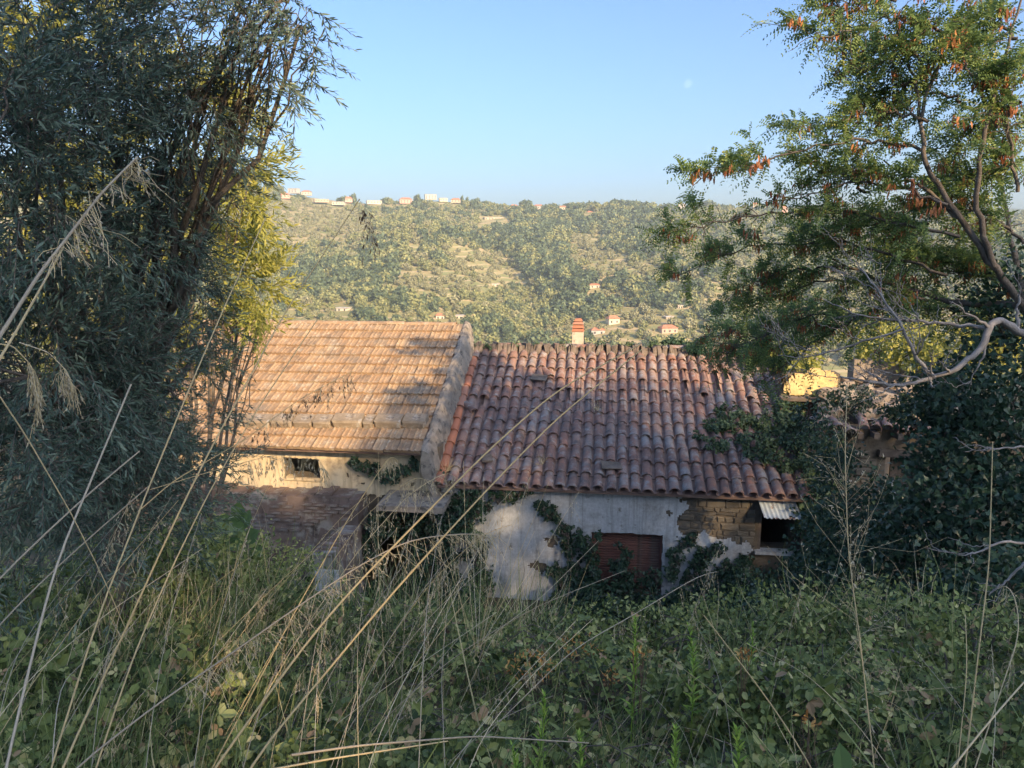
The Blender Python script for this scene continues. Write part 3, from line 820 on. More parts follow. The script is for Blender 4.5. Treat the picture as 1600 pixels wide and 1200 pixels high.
# chimney beyond the ridge
bch = RUN + .75
cxl, czb = FR.loc(903, 531, bch); _, czt = FR.loc(903, 502, bch)
hch = czt - czb
ch = Acc().box((cxl, bch, czb - .3 + (hch * .45 + .3) / 2), (.27, .3, hch * .45 + .3), 0, .004).build('chimney', M['chimney'], RR)
ch['label'] = 'rendered chimney with stacked terracotta cap'
zc = czb + hch * .45
for i, (wd, hh_) in enumerate(((.3, .09), (.29, .085), (.27, .085))):
    Acc().box((cxl, bch, zc + hh_ / 2), (wd, wd + .02, hh_ - .022), 0, .004, taper=.1 + .1 * i).build('cap_tile', M['tile_orange'], ch)
    zc += hh_
    Acc().box((cxl, bch, zc - .012), (wd * .8, wd * .8, .03)).build('cap_gap_shade', M['dark'], ch)  # solid dark block painted as the shaded gap between cap tiers
Acc().box((cxl, bch, zc + .03), (.21, .23, .06), 0, .006, taper=.45).build('cap_top', M['tile_orange'], ch)

# loose slabs lying on the roof
for (px, py, w_, a, lb) in ((955, 727, .38, .1, 'dark broken slate lying low on the barrel tile roof'), (842, 590, .34, -.2, 'broken slab lying on the upper barrel tile roof'), (760, 716, .22, .4, 'small grey tile fragment near the left eave corner of the barrel roof')):
    x, y, z_ = FR.roofhit(px, py, .15)
    p = FR.world(x, y, z_)
    o = Acc().box((0, 0, 0), (w_, .2, .035), 0, .015).build('loose_slab', M['mortar'], None, loc=p, rot=(SLOPE * .9, .05, -PSI + a))
    tag(o, lb, 'slab')

# ---- left house
NCL, NRL = 28, 13
LW = 6.55
def flat_tile_mesh(mat, w, L):
    prof = [(-.5, .010), (-.42, .030), (-.33, .030), (-.27, .010), (-.06, .008), (0, .028), (.07, .028), (.13, .008), (.4, .010), (.5, .012)]
    A = Acc(); V = []
    for (y, dz) in ((0, .05), (L * .12, .04), (L, 0)):
        V += [(p * w, y, q + dz) for p, q in prof]
    V += [(p * w, .004, -.006 + q * .3) for p, q in prof]
    m_ = len(prof); T = []
    for r_ in (0, 1):
        for k in range(m_ - 1):
            a = r_ * m_ + k
            T += [(a, a + 1, a + m_ + 1), (a, a + m_ + 1, a + m_)]
    for k in range(m_ - 1):
        a, b = k, 3 * m_ + k
        T += [(b, b + 1, a + 1), (b, a + 1, a)]
    return A.add(V, T).mesh('flat_tile', mat, smooth=False)
PITL, EXPL = .236, RLEN / NRL
FT = flat_tile_mesh(M['mars'], PITL * .985, EXPL + .05)
ldeck = Acc().box((-LW / 2 - .1, RLEN / 2, -.05), (LW, RLEN - .02, .05)).build('roof', M['pan'], LL, loc=(0, 0, FL.ze), rot=(SLOPE, 0, 0))
ldeck['label'] = 'sunlit roof slope of flat interlocking clay tiles'
A = Acc()
vv = np.empty(len(FT.vertices) * 3, np.float32); FT.vertices.foreach_get('co', vv); vv = vv.reshape(-1, 3)
tt = np.empty(len(FT.polygons) * 3, np.int32); FT.loops.foreach_get('vertex_index', tt); tt = tt.reshape(-1, 3)
for c in range(NCL):
    for r in range(NRL):
        x = -.24 - c * PITL + RND.uniform(-.004, .004)
        y = r * EXPL - .04 + RND.uniform(-.009, .009)
        e = (RND.gauss(-.012, .008), RND.gauss(0, .01), RND.gauss(0, .009))
        if c < 22:
            link('flat_roof_tile', FT, ldeck, (x, y, .012 + RND.uniform(0, .007)), e)
        else:
            A.add(vv + (x, y, .012), tt)
o = A.build('leaf_hidden_roof_tiles', M['mars'], ldeck); o['kind'] = 'stuff'
for i in range(15):
    link('ridge_tile', barrel_mesh(M['mars'], .44, .12, .11, squash=.6) if i == 0 else bpy.data.meshes['ridge_tile_shape'], LL,
         (-.3 - i * .42, RUN + .01, FL.ze + RUN * TS + .0), (RND.uniform(-.03, .03), 0, math.pi / 2))
    if i == 0: bpy.data.objects['ridge_tile.' + '%03d' % 1] if False else None
    if i == 0:
        [o_ for o_ in LL.children if o_.name.startswith('ridge_tile')][0].data.name = 'ridge_tile_shape'
Acc().box((-LW / 2 - .1, RLEN / 2, -.03), (LW, RLEN, .06)).build('back_roof', M['pan'], LL, loc=(0, RUN, FL.ze + RUN * TS - .02), rot=(-SLOPE, 0, 0))
# parapet between the roofs
A = Acc(); n = 44
rows = []
for i in range(n + 1):
    y = -.06 + (RUN + .1) * i / n
    zt = FL.ze + y * TS + .075 + .012 * math.sin(i * .8)
    j = lambda s=.018: RND.uniform(-s, s)
    rows.append([(-.12 + j(), y, zt - .4), (-.115 + j(), y, zt - .02 + j()), (-.07 + j(), y, zt + j()), (-.02 + j(), y, zt + .0 + j()), (.03 + j(), y, zt - .05 + j(.03)), (.08 + j(.03), y, zt - .2 + j()), (.12 + j(.03), y, zt - .45 + j()), (.2, y, zt - 1.1)])
V = [p for r_ in rows for p in r_]; m_ = 8; T = []
for i in range(n):
    for k in range(m_ - 1):
        a = i * m_ + k
        T += [(a, a + 1, a + m_ + 1), (a, a + m_ + 1, a + m_)]
T += [(0, k + 1, k) for k in range(1, m_ - 1)]
b0 = n * m_
T += [(b0, b0 + k, b0 + k + 1) for k in range(1, m_ - 1)]
o = A.add(V, T).build('parapet', M['parapet'], LL, smooth=False)
o['label'] = 'lichen grey parapet running up the roof edge'
# stone blocks laid across the roof as weights
edges = [(665, 627), (626, 583), (581, 566), (565, 518), (516, 487), (486, 456), (455, 421), (420, 379), (378, 340)]
ORD = ['first', 'second', 'third', 'fourth', 'fifth', 'sixth', 'seventh', 'eighth', 'ninth']
for i, (xa, xb) in enumerate(edges):
    xr, yr, zr = FL.roofhit(xa, 664, .12); xl, _, _ = FL.roofhit(xb, 664, .12)
    w_ = abs(xr - xl) - .015
    p = FL.world((xr + xl) / 2, yr, zr - .02)
    A = Acc(); hh_ = .17 + RND.uniform(-.03, .03); dd = .3
    me = stone_mesh(w_, hh_, dd, M['roofstone'])
    o = link('stone_block', me, None, p, (SLOPE * .8, 0, -PSI + RND.uniform(-.05, .05)))
    tag(o, ORD[i] + ' stone block from the parapet, weighing down the flat tile roof', 'stone', 'stone blocks on the roof')
# walls
ox0, oz1 = FL.loc(445, 716, .35); ox1, oz0 = FL.loc(503, 747, .35)
dx0, dz1 = FL.loc(575, 802, .35); dx1, _ = FL.loc(688, 802, .35)
lw = holed_wall(-LW - .1, -.02, 0, FL.ze + .03, .35, .75, [(ox0, ox1, oz0, oz1), (dx0, dx1, .0, dz1)]).build('front_wall', M['wallcore'], LL)
def cr_mask(x, z):
    wx = FL.o[0] + x * CP + .35 * SP; wy = FL.o[1] - x * SP + .35 * CP
    px, py = proj(np.stack([wx, wy, z + BASE], -1))
    nz_ = hnoise(x, z, .2, 3) * 9 + hnoise(x, z, .06, 5) * 3
    k = (py + nz_ < 775) & ((hnoise(x, z, .17, 8) < .75) | (py < 740))
    k &= ~((x > ox0) & (x < ox1) & (z > oz0) & (z < oz1)) & ~((x > dx0 - .04) & (x < dx1 + .04) & (z < dz1 + .04))
    return k
sheet(cr_mask, -LW, -.05, .3, FL.ze - .03, .35, .045, .04, .01).build('plaster', M['cream'], lw)
Acc().box(((ox0 + ox1) / 2, .42, oz0 - .03), (ox1 - ox0 + .04, .3, .05), 0, .01).build('sill', M['cream'], lw)
A = Acc()
A.box((-LW / 2, 2 * RUN - .4, FL.ze / 2), (LW, .35, FL.ze)); A.box((-LW - .05, RUN, FL.ze / 2 + .2), (.3, 2 * RUN - 1.2, FL.ze + .6))
A.box((-.12, RUN, FL.ze / 2), (.2, 2 * RUN - 1.2, FL.ze))
A.build('side_walls', M['cream'], LL)
# lower masonry standing forward of the wall, and the slab over the doorway
_, lt = FL.loc(430, 772, -.2)
lx1, _ = FL.loc(560, 800, -.2)
A = Acc(); n = 30
for i in range(n):
    x0_ = -LW + (lx1 + LW) * i / n; x1_ = -LW + (lx1 + LW) * (i + 1) / n
    tz = lt + .05 * hnoise(x0_, 0, .4) - (.03 * (i % 2))
    A.box(((x0_ + x1_) / 2, .06, tz / 2), (x1_ - x0_ + .002, .54 + RND.uniform(0, .03), tz), 0, .004)
A.build('lower_masonry', M['redwall'], LL)
bm = Acc(); bm.box((0, 0, 0), (.235, .05, .052), 0, .003); bm = bm.mesh('brick', M['redwall'], False)
kx = 0
for r in range(9):
    for c in range(12):
        if RND.random() < .62: continue
        x = lx1 - .25 - c * .25 - (.125 if r % 2 else 0)
        link('brick', bm, lw, (x, -.222 - RND.uniform(0, .008), lt - .16 - r * .066), (RND.uniform(-.02, .02), RND.uniform(-.01, .01), RND.uniform(-.02, .02)))
cx0, cz1 = FL.loc(588, 790, -.6); cx1, cz0 = FL.loc(692, 801, -.6)
o = Acc().box(((cx0 + cx1) / 2, -.12, (cz0 + cz1) / 2), (cx1 - cx0, .98, .11), 0, .012).build('door_canopy', M['parapet'], LL)
o['label'] = 'grey concrete slab over the ivy filled doorway'
# the broken wall stepping down towards the bank
fx0, fz0 = FL.loc(560, 822, -.25); nx0, nz0 = FL.loc(512, 868, -2.3)
RWL = empty('broken_garden_wall', FL.world(nx0, -1.2, 0), -PSI)
A = Acc(); n = 26
for i in range(n):
    f = (i + .5) / n
    y = -.24 - f * 2.1; x = fx0 - .12 + (nx0 - fx0) * f
    top = fz0 + (nz0 - fz0) * f + .03 * math.sin(i * 2.3)
    q = np.array((x - nx0, y + 1.2, top / 2))
    A.box(q, (.36 + RND.uniform(-.02, .02), 2.1 / n * 1.04, top), 0, .01)
A.build('masonry', M['redwall'], RWL)
A = Acc()
xs_, zs_ = np.meshgrid(np.linspace(-.2, .2, 14), np.linspace(.2, nz0 - .22, 26))
yy = -1.19 + .0 * xs_ + .01 * hnoise(xs_, zs_, .1) + .1 * 0
V = np.stack([xs_ + .02 * hnoise(zs_, xs_, .2), yy, zs_], -1).reshape(-1, 3); V2 = V + (0, .05, 0)
T = []
for j in range(25):
    for i in range(13):
        a = j * 14 + i
        T += [(a, a + 1, a + 15), (a, a + 15, a + 14)]
A.add(np.concatenate([V, V2]), T + [(a + 364, c + 364, b + 364) for a, b, c in T])
A.build('plaster_end', M['plaster'], RWL)
tag(RWL, 'broken garden wall with white plastered end below the cream wall', 'wall')

# ---- the ruin at the right
FU = FR
ux0, uz = FU.loc(1262, 668, .7); ux1, _ = FU.loc(1480, 668, .7)
RU = empty('ruined_house', FU.world(ux0, 0, 0), -PSI)
tag(RU, 'collapsed house at the right with broken roof edge and ochre wall stub', 'house')
hx0, hz1 = FU.loc(1384, 712, .7); hx1, hz0 = FU.loc(1436, 800, .7)
def U(x): return x - ux0
fwu = holed_wall(0, ux1 - ux0 + 2, 0, uz, .7, 1.1, [(U(hx0), U(hx1), hz0, hz1)]).build('front_wall', M['wallcore'], RU)
z = .4
for r in range(18):
    x = 0.0
    while x < ux1 - ux0:
        w_ = RND.uniform(.18, .45)
        if not (U(hx0) - .2 < x + w_ / 2 < U(hx1) + .2 and hz0 - .1 < z < hz1 + .1) and z < uz - .1 and z > uz - 1.7:
            link('stone', stone_mesh(w_ - .015, .15, .1, M['stone']), fwu, (x + w_ / 2, .7 - RND.uniform(0, .02), z + .08))
        x += w_
    z += .165
Acc().box((U((hx0 + hx1) / 2) + .1, .95, (hz0 + hz1) / 2), ((hx1 - hx0) * .75, .04, hz1 - hz0)).build('window_board', M['wood'], RU)
Acc().box((U((hx0 + hx1) / 2), .66, hz1 + .06), (hx1 - hx0 + .3, .14, .12), 0, .01).build('lintel', M['wood'], RU)
bpx, bpz = FU.loc(1392, 772, .55)
o = Acc().box((0, 0, 0), (.11, .03, .55), 0, .006).build('white_plank', M['whitewood'], None, loc=FU.world(bpx, .52, bpz), rot=(.15, .14, -PSI))
tag(o, 'white painted plank leaning at the ruin window', 'plank')
for i in range(20):
    link('eave_tile', RND.choice(COVER), RU, (.05 + i * .15 + RND.uniform(-.04, .04), .45 + RND.uniform(-.05, .1), uz + .02 + RND.uniform(-.03, .06) + .04 * math.sin(i)),
         (RND.uniform(-.1, .35), RND.gauss(0, .2), RND.gauss(0, .35)))
for i in range(9):
    Acc().box((.15 + i * .33, 1.2, uz - .06), (.09, 1.6, .1), RND.uniform(-.05, .05)).build('rafter', M['wood'], RU)
bz0, bz1 = FU.loc(1330, 650, 3.4)[1], FU.loc(1330, 566, 3.4)[1]
bx0, bx1 = FU.loc(1290, 600, 3.4)[0], FU.loc(1490, 600, 3.4)[0]
bw = Acc(); n = 22
for i in range(n):
    x0_ = bx0 + (bx1 - bx0) * i / n
    top = bz1 - .05 + .25 * hnoise(i, 0, 3.1) + RND.uniform(-.06, .06) - (.5 if i < 4 else 0)
    bw.box((U(x0_) + .15, 3.6, top / 2), ((bx1 - bx0) / n * 1.02, .4, top), 0, .01)
bw = bw.build('back_wall', M['rubble'], RU)
for i in range(110):
    px, py = RND.uniform(1275, 1485), RND.uniform(575, 655)
    f = (655 - py) / 80
    b = 1.0 + 2.2 * f
    x, z_ = FU.loc(px, py, b)
    zz = uz + .18 + f * (bz1 - uz - .5)
    w_, h_ = RND.uniform(.1, .32), RND.uniform(.06, .2)
    link('rubble_stone', stone_mesh(w_, h_, .15, M['rubble']), RU, (U(x), b, zz), (RND.uniform(-1, .6), RND.uniform(-.6, .6), RND.uniform(-.8, .8)))
V = []
A = Acc()
n = 18
for i in range(n + 1):
    x = U(bx0) - .1 + (bx1 - bx0 + .2) * i / n
    V += [(x, .95, uz + .12), (x, 2.2, uz + .35 + .1 * hnoise(i, 1, 2)), (x, 3.4, bz1 - .45 + .15 * hnoise(i, 2, 2))]
T = []
for i in range(n):
    for k in range(2):
        a = i * 3 + k
        T += [(a, a + 3, a + 4), (a, a + 4, a + 1)]
A.add(V, T).build('rubble_heap', M['rubble'], RU)
yx0, yz0 = FU.loc(1222, 622, 2.4); yx1, yz1 = FU.loc(1316, 578, 2.4)
yw = Acc().box((U((yx0 + yx1) / 2), 2.7, yz1 / 2 - .05), (yx1 - yx0, .4, yz1 - .1)).build('wall_stub', M['wallcore'], RU)
def ye_mask(x, z):
    u = (x - U(yx0)) / (yx1 - yx0); v = (z - yz0) / (yz1 - yz0)
    n_ = hnoise(x, z, .12, 3) * .12
    return (v > .05 + .25 * np.abs(u - .5) + n_ * .4) & (v < 1.0 - 1.6 * (u - .6) ** 2 + n_) & (u > .03) & (u < .97)
sheet(ye_mask, U(yx0), U(yx1), yz0 - .1, yz1 + .05, 2.5, .04, .05, .02).build('ochre_render', M['yellow'], yw)
o = Acc().box((U(FU.loc(1266, 630, 2.3)[0]), 2.46, yz0 - .22), (.16, .05, .42)).build('door_leaf', M['shutter'], yw)
o = Acc().box((U((yx0 + yx1) / 2), 2.36, yz0 + .0), (yx1 - yx0 + .1, .3, .06), 0, .02).build('ledge', M['rubble'], yw)

# ------------------------------------------------------------------ vegetation
def ell_points(n, c, r, shell=.55):
    d = rdir(n)
    q = RNG.random(n) ** (1 / 3)
    q = shell + (1 - shell) * q
    return np.asarray(c) + d * q[:, None] * np.asarray(r), d

def sprays(A, stemA, P, D, Ls, k, leafL, leafW, ang=.75, droop=.15, tmpl=LEAF, stem_r=.0022):
    """twigs P along D with k leaves each"""
    n = len(P)
    D = D / (np.linalg.norm(D, axis=1, keepdims=True) + 1e-9)
    e1 = np.cross(D, np.array((.2, .3, .93))); e1 /= np.linalg.norm(e1, axis=1, keepdims=True) + 1e-9
    e2 = np.cross(D, e1)
    s = np.linspace(.12, 1, k)[None] + RNG.uniform(-.03, .03, (n, k))
    pos = P[:, None] + D[:, None] * (s * Ls[:, None])[..., None]
    pos[..., 2] -= droop * Ls[:, None] * s ** 2
    ph = np.arange(k)[None] * 2.4 + RNG.uniform(0, 6.28, (n, 1)) + RNG.normal(0, .3, (n, k))
    side = e1[:, None] * np.cos(ph)[..., None] + e2[:, None] * np.sin(ph)[..., None]
    a = ang * RNG.uniform(.7, 1.3, (n, k)) * (1.1 - .55 * s)
    ld = D[:, None] * np.cos(a)[..., None] + side * np.sin(a)[..., None]
    ld[..., 2] -= .15
    nn = rdir(n * k, .6)
    L = leafL * RNG.uniform(.65, 1.2, (n, k)) * (1.05 - .25 * s)
    A.cards(pos.reshape(-1, 3), ld.reshape(-1, 3), nn, L.ravel(), (L * leafW).ravel(), tmpl,
            r=np.clip(RNG.random(n * k) * .7 + np.repeat(RNG.random(n), k) * .3, 0, 1))
    if stemA is not None:
        for i in range(n):
            t = np.linspace(0, 1, 4)
            p = P[i] + D[i] * (t * Ls[i])[:, None]
            p[:, 2] -= droop * Ls[i] * t ** 2
            stemA.tube(p, np.linspace(stem_r, stem_r * .4, 4), 3)

def curve(a, b, n=8, sag=0.0, wob=.0):
    a, b = np.asarray(a, float), np.asarray(b, float)
    t = np.linspace(0, 1, n)[:, None]
    p = a + (b - a) * t
    p[:, 2] += sag * np.sin(np.pi * t[:, 0])
    if wob: p[1:-1] += RNG.normal(0, wob, (n - 2, 3))
    return p

def willow_tree(name, base, lobes, nspray, k, leafL, leafW, mat, label, bias=(0, 0, .1), stem=True, splen=(.22, .42)):
    root = empty(name, base)
    base = np.asarray(base)
    A, S, B = Acc(), Acc(), Acc()
    vol = np.array([l[1][0] * l[1][1] + l[1][0] * l[1][2] for l in lobes]); vol = vol / vol.sum()
    fork = base + (0.1, .1, 1.0)
    B.tube([(0, 0, -.3), (.04, .05, .5), (.1, .1, 1.0)], [.11, .09, .075], 8)
    for (c, r), f in zip(lobes, vol):
        n = max(6, int(nspray * f))
        nb = max(3, n // 9)
        Cb, db = ell_points(nb, c, r, .3)
        pick = RNG.integers(0, nb, n)
        P = Cb[pick] + RNG.normal(0, .075, (n, 3)); d = db[pick]
        D = d * .8 + rdir(nb)[pick] * .7 + rdir(n) * .4 + np.asarray(bias)
        sprays(A, S if stem else None, P - base, D, RNG.uniform(*splen, n), k, leafL, leafW)
        pth = curve(fork - base, np.asarray(c) - base, 9, .12, .04)
        B.tube(pth, np.linspace(.035, .007, 9), 5)
        for q in range(7):
            e = np.asarray(c) + rdir(1)[0] * np.asarray(r) * .85
            B.tube(curve(pth[5 + q % 4], e - base, 6, .04, .02), np.linspace(.008, .002, 6), 4)
    cr = A.build('crown', mat, root)
    if stem: S.build('twigs', M['bark'], cr)
    B.build('trunk', M['bark'], root, smooth=True)
    tag(root, label, 'tree')
    return root

def lob(px, py, Y, rx, ry, rz): return (at(px, py, Y), (rx, ry, rz))
near_lobes = [lob(375, 20, 3.8, .32, .35, .26), lob(425, 55, 3.9, .19, .2, .17), lob(470, 40, 3.9, .13, .2, .12), lob(400, 95, 4.0, .16, .2, .12), lob(440, 0, 3.9, .2, .2, .14), lob(290, 85, 3.9, .4, .5, .34), lob(170, 60, 3.8, .5, .5, .45), lob(40, 90, 3.5, .5, .5, .5), lob(335, 120, 4.0, .18, .25, .13), lob(240, 180, 4.1, .4, .4, .3),
              lob(255, 270, 4.3, .24, .35, .26), lob(190, 270, 4.0, .5, .5, .5), lob(60, 280, 3.5, .5, .5, .5), lob(345, 292, 4.5, .1, .2, .06), lob(255, 370, 4.6, .26, .4, .3), 
              lob(170, 430, 4.1, .52, .5, .5), lob(45, 450, 3.4, .45, .5, .5), lob(275, 480, 4.8, .27, .35, .3), lob(225, 560, 4.5, .42, .45, .42), lob(80, 620, 3.5, .5, .5, .5), lob(330, 535, 5.2, .15, .3, .18),
              lob(285, 630, 5.0, .26, .3, .3), lob(170, 720, 4.2, .5, .45, .42), lob(280, 770, 5.2, .28, .35, .28), lob(60, 790, 3.4, .5, .45, .45), lob(335, 745, 5.6, .16, .25, .2), lob(110, 700, 3.9, .5, .4, .4), lob(200, 800, 4.6, .4, .35, .3), lob(240, 690, 4.8, .35, .35, .3), lob(150, 560, 4.2, .45, .4, .4), lob(-20, 600, 3.0, .4, .4, .6), lob(-20, 250, 3.0, .4, .4, .6)]
willow_tree('narrow_leaved_tree', (-2.7, 4.6, float(gz(-2.7, 4.6))), near_lobes, 4500, 21, .049, .18, M['willow'],
            'dark narrow-leaved tree filling the left edge', bias=(.08, -.1, .02), splen=(.16, .32))
far_lobes = [lob(370, 225, 8.0, .24, .5, .45), lob(385, 300, 8.0, .2, .4, .3), lob(345, 350, 8.1, .3, .4, .3), lob(395, 455, 8.2, .2, .4, .25), lob(300, 230, 8.4, .8, .7, .8), lob(380, 415, 8.3, .32, .5, .42), lob(300, 430, 8.6, .7, .7, .7), lob(150, 150, 9.0, 1.2, .8, 1.2),
             lob(100, 400, 9.0, 1.2, .8, 1.0), lob(40, 60, 9.2, .8, .8, .8), lob(410, 480, 8.6, .2, .4, .25), lob(200, 560, 9.0, .8, .6, .5)]
willow_tree('sunlit_tree', (-4.2, 8.8, float(gz(-4.2, 8.8))), far_lobes, 2500, 18, .11, .2, M['lit'],
            'yellow-green sunlit tree behind the dark left tree', bias=(.1, 0, .25), stem=False, splen=(.3, .55))

# ---- robinia with hanging pods
def robinia():
    base = np.array((7.2, 9.0, float(gz(7.2, 9.0))))
    root = empty('pod_tree', base)
    A, B, P_ = Acc(), Acc(), Acc()
    def path(*pp): return [at(*p) for p in pp]
    limbs = [
        ([base + (0, 0, -.3), at(1660, 640, 8.4), at(1600, 480, 8.2), at(1555, 420, 8.2), at(1500, 340, 8.2), at(1445, 255, 8.3), at(1437, 190, 8.4), at(1470, 95, 8.5), at(1525, -10, 8.6)], (.052, .01)),
        ([at(1555, 420, 8.2), at(1525, 330, 8.1), at(1530, 240, 8.0), at(1560, 120, 8.0), at(1598, -10, 8.0)], (.035, .01)),
        ([at(1500, 340, 8.2), at(1450, 300, 8.5), at(1380, 250, 8.7)], (.03, .008)),
        ([at(1600, 480, 8.2), at(1570, 330, 9), at(1540, 160, 9.2)], (.04, .01)),
        ([at(1600, 480, 8.2), at(1480, 470, 9), at(1380, 440, 9.3), at(1290, 400, 9.3)], (.04, .01)),
        ([at(1437, 190, 8.4), at(1430, 120, 8.6), at(1405, 60, 8.7), at(1395, -10, 8.7)], (.02, .006))]
    for pts_, (ra, rb) in limbs:
        pts_ = np.array(pts_); n = len(pts_)
        t = np.linspace(0, n - 1, n * 4); q = np.stack([np.interp(t, range(n), pts_[:, i]) for i in range(3)], 1)
        q[1:-1] += RNG.normal(0, .012, q[1:-1].shape)
        B.tube(q - base, np.linspace(ra, rb, len(q)), 7)
    boughs = [
        ([(1500, 60, 8.5), (1390, 35, 8.5), (1262, 50, 8.4)], .26, 1.0), ([(1480, 100, 8.5), (1400, 95, 8.6), (1320, 108, 8.6)], .22, .8), ([(1400, 0, 8.6), (1330, 8, 8.5), (1285, 0, 8.5)], .2, .5),
        ([(1450, 190, 8.4), (1350, 185, 8.6), (1245, 190, 8.8)], .2, .8), ([(1440, 235, 8.4), (1330, 225, 8.6), (1200, 248, 8.5), (1100, 268, 8.4)], .17, 1.1),
        ([(1480, 320, 8.2), (1340, 290, 8.6), (1215, 300, 8.8)], .22, 1.1), ([(1500, 370, 8.2), (1320, 340, 8.8), (1160, 335, 9.0), (1050, 352, 9.0)], .22, 1.5),
        ([(1480, 430, 8.6), (1320, 385, 9.2), (1170, 385, 9.6), (1042, 428, 9.8)], .2, 1.5), ([(1450, 470, 9.0), (1280, 440, 9.6), (1130, 482, 10.2)], .24, 1.4),
        ([(1400, 500, 9.6), (1250, 500, 10.6), (1125, 548, 11.2)], .26, 1.5), ([(1380, 480, 9.4), (1270, 540, 10.6), (1190, 590, 11.2)], .24, .9),
        ([(1560, 200, 8.0), (1510, 110, 8.2), (1480, 15, 8.3)], .25, .9), ([(1590, 300, 8.0), (1570, 180, 8.0), (1580, 60, 8.0)], .28, 1.2), ([(1600, 380, 8.2), (1520, 330, 8.6), (1440, 300, 9.0)], .28, 1.2),
        ([(1600, 460, 8.4), (1500, 430, 9.0), (1400, 390, 9.4)], .3, 1.4), ([(1600, 520, 9.0), (1510, 490, 9.4), (1420, 470, 9.8)], .26, 1.0), ([(1430, 130, 8.6), (1380, 150, 8.8), (1345, 135, 8.9)], .16, .5),
        ([(1500, 160, 8.6), (1440, 150, 8.9), (1390, 170, 9.0)], .2, .6), ([(1360, 300, 8.8), (1290, 270, 8.8), (1260, 230, 8.8)], .15, .5), ([(1340, 420, 9.4), (1220, 430, 9.8), (1150, 450, 10)], .2, 1.0),
        ([(1590, 60, 8.3), (1540, 40, 8.6), (1490, 60, 8.8)], .3, 1.0), ([(1595, 160, 8.3), (1540, 190, 8.8), (1490, 220, 9)], .32, 1.2), ([(1600, 250, 8.4), (1550, 280, 8.8), (1480, 270, 9)], .3, 1.2), ([(1450, 20, 8.8), (1400, 60, 9), (1340, 80, 9)], .25, .8),
        ([(1330, 470, 10), (1200, 510, 11.5), (1095, 520, 12.5)], .28, 1.3), ([(1340, 500, 10.4), (1230, 540, 11.5), (1150, 560, 12.5)], .28, 1.2), ([(1450, 350, 9), (1330, 360, 9.4), (1230, 370, 9.6)], .25, 1.1), ([(1560, 430, 8.8), (1460, 400, 9.4), (1380, 350, 9.6)], .3, 1.2)]
    def pinnate(P, D, n_pair=6):
        n = len(P)
        D = D / (np.linalg.norm(D, axis=1, keepdims=True) + 1e-9)
        up = rdir(n, 1.6)
        sd = np.cross(up, D); sd /= np.linalg.norm(sd, axis=1, keepdims=True) + 1e-9
        nr = np.cross(D, sd)
        Ls = RNG.uniform(.16, .27, n)
        tone = RNG.random(n)
        for j in range(n_pair):
            s = (j + 1) / (n_pair + .3)
            pos = P + D * (Ls * s)[:, None]; pos[:, 2] -= Ls * .35 * s * s
            for q in (-1, 1):
                ld = sd * q + D * .35 + RNG.normal(0, .12, (n, 3)); ld[:, 2] -= .25
                L = RNG.uniform(.034, .046, n) * (1.1 - .3 * s)
                A.cards(pos, ld, nr + RNG.normal(0, .25, (n, 3)), L, L * .48, LEAF, r=np.clip(tone * .75 + RNG.random(n) * .25, 0, 1))
    for pp, rad, dens in boughs:
        pts_ = np.array([at(*p) for p in pp]); n = len(pts_)
        t = np.linspace(0, n - 1, 22); q = np.stack([np.interp(t, range(n), pts_[:, i]) for i in range(3)], 1)
        q[1:] += RNG.normal(0, .02, q[1:].shape); q[:, 2] += .06 * np.sin(np.linspace(0, 5, 22))
        B.tube(q - base, np.linspace(.02, .004, 22), 5)
        ax = (q[-1] - q[0]); ax /= np.linalg.norm(ax)
        for _t in range(int(25 * dens)):
            i0 = RNG.integers(1, 22)
            td = ax * .75 + rdir(1)[0] * .85; td /= np.linalg.norm(td)
            tl = rad * RNG.uniform(.8, 2.2)
            tw = curve(q[i0], q[i0] + td * tl - np.array((0, 0, tl * .15)), 6, .03, .012)
            B.tube(tw - base, np.linspace(.006, .0018, 6), 4)
            m = int(RNG.integers(11, 19))
            u_ = RNG.random(m) ** .8 * 5
            P = np.stack([np.interp(u_, range(6), tw[:, i]) for i in range(3)], 1)
            pinnate(P - base, td + rdir(m) * .9 + np.array((0, 0, .15)))
            if RNG.random() < .33:
                k = int(RNG.integers(8, 20))
                pos = tw[RNG.integers(1, 5)] - base + RNG.normal(0, .045, (k, 3)) * np.array((1, 1, .6))
                dn = np.tile((0, 0, -1.0), (k, 1)) + RNG.normal(0, .2, (k, 3))
                P_.cards(pos, dn, rdir(k), RNG.uniform(.07, .11, k), RNG.uniform(.018, .026, k), LEAF, r=np.clip(RNG.random() * .75 + RNG.random(k) * .25, 0, 1))
        for _ in range(int(16 * dens)):
            i0 = RNG.integers(4, 21)
            e = q[i0] + rdir(1)[0] * rad * 1.1
            B.tube(curve(q[i0], e, 5, .02, .01) - base, np.linspace(.006, .002, 5), 4)
    A.build('crown', M['robinia'], root)
    P_.build('seed_pods', M['pod'], root)
    B.build('trunk', M['bark'], root, smooth=True)
    tag(root, 'feathery leaved tree with hanging rust brown pods at the right', 'tree')
robinia()

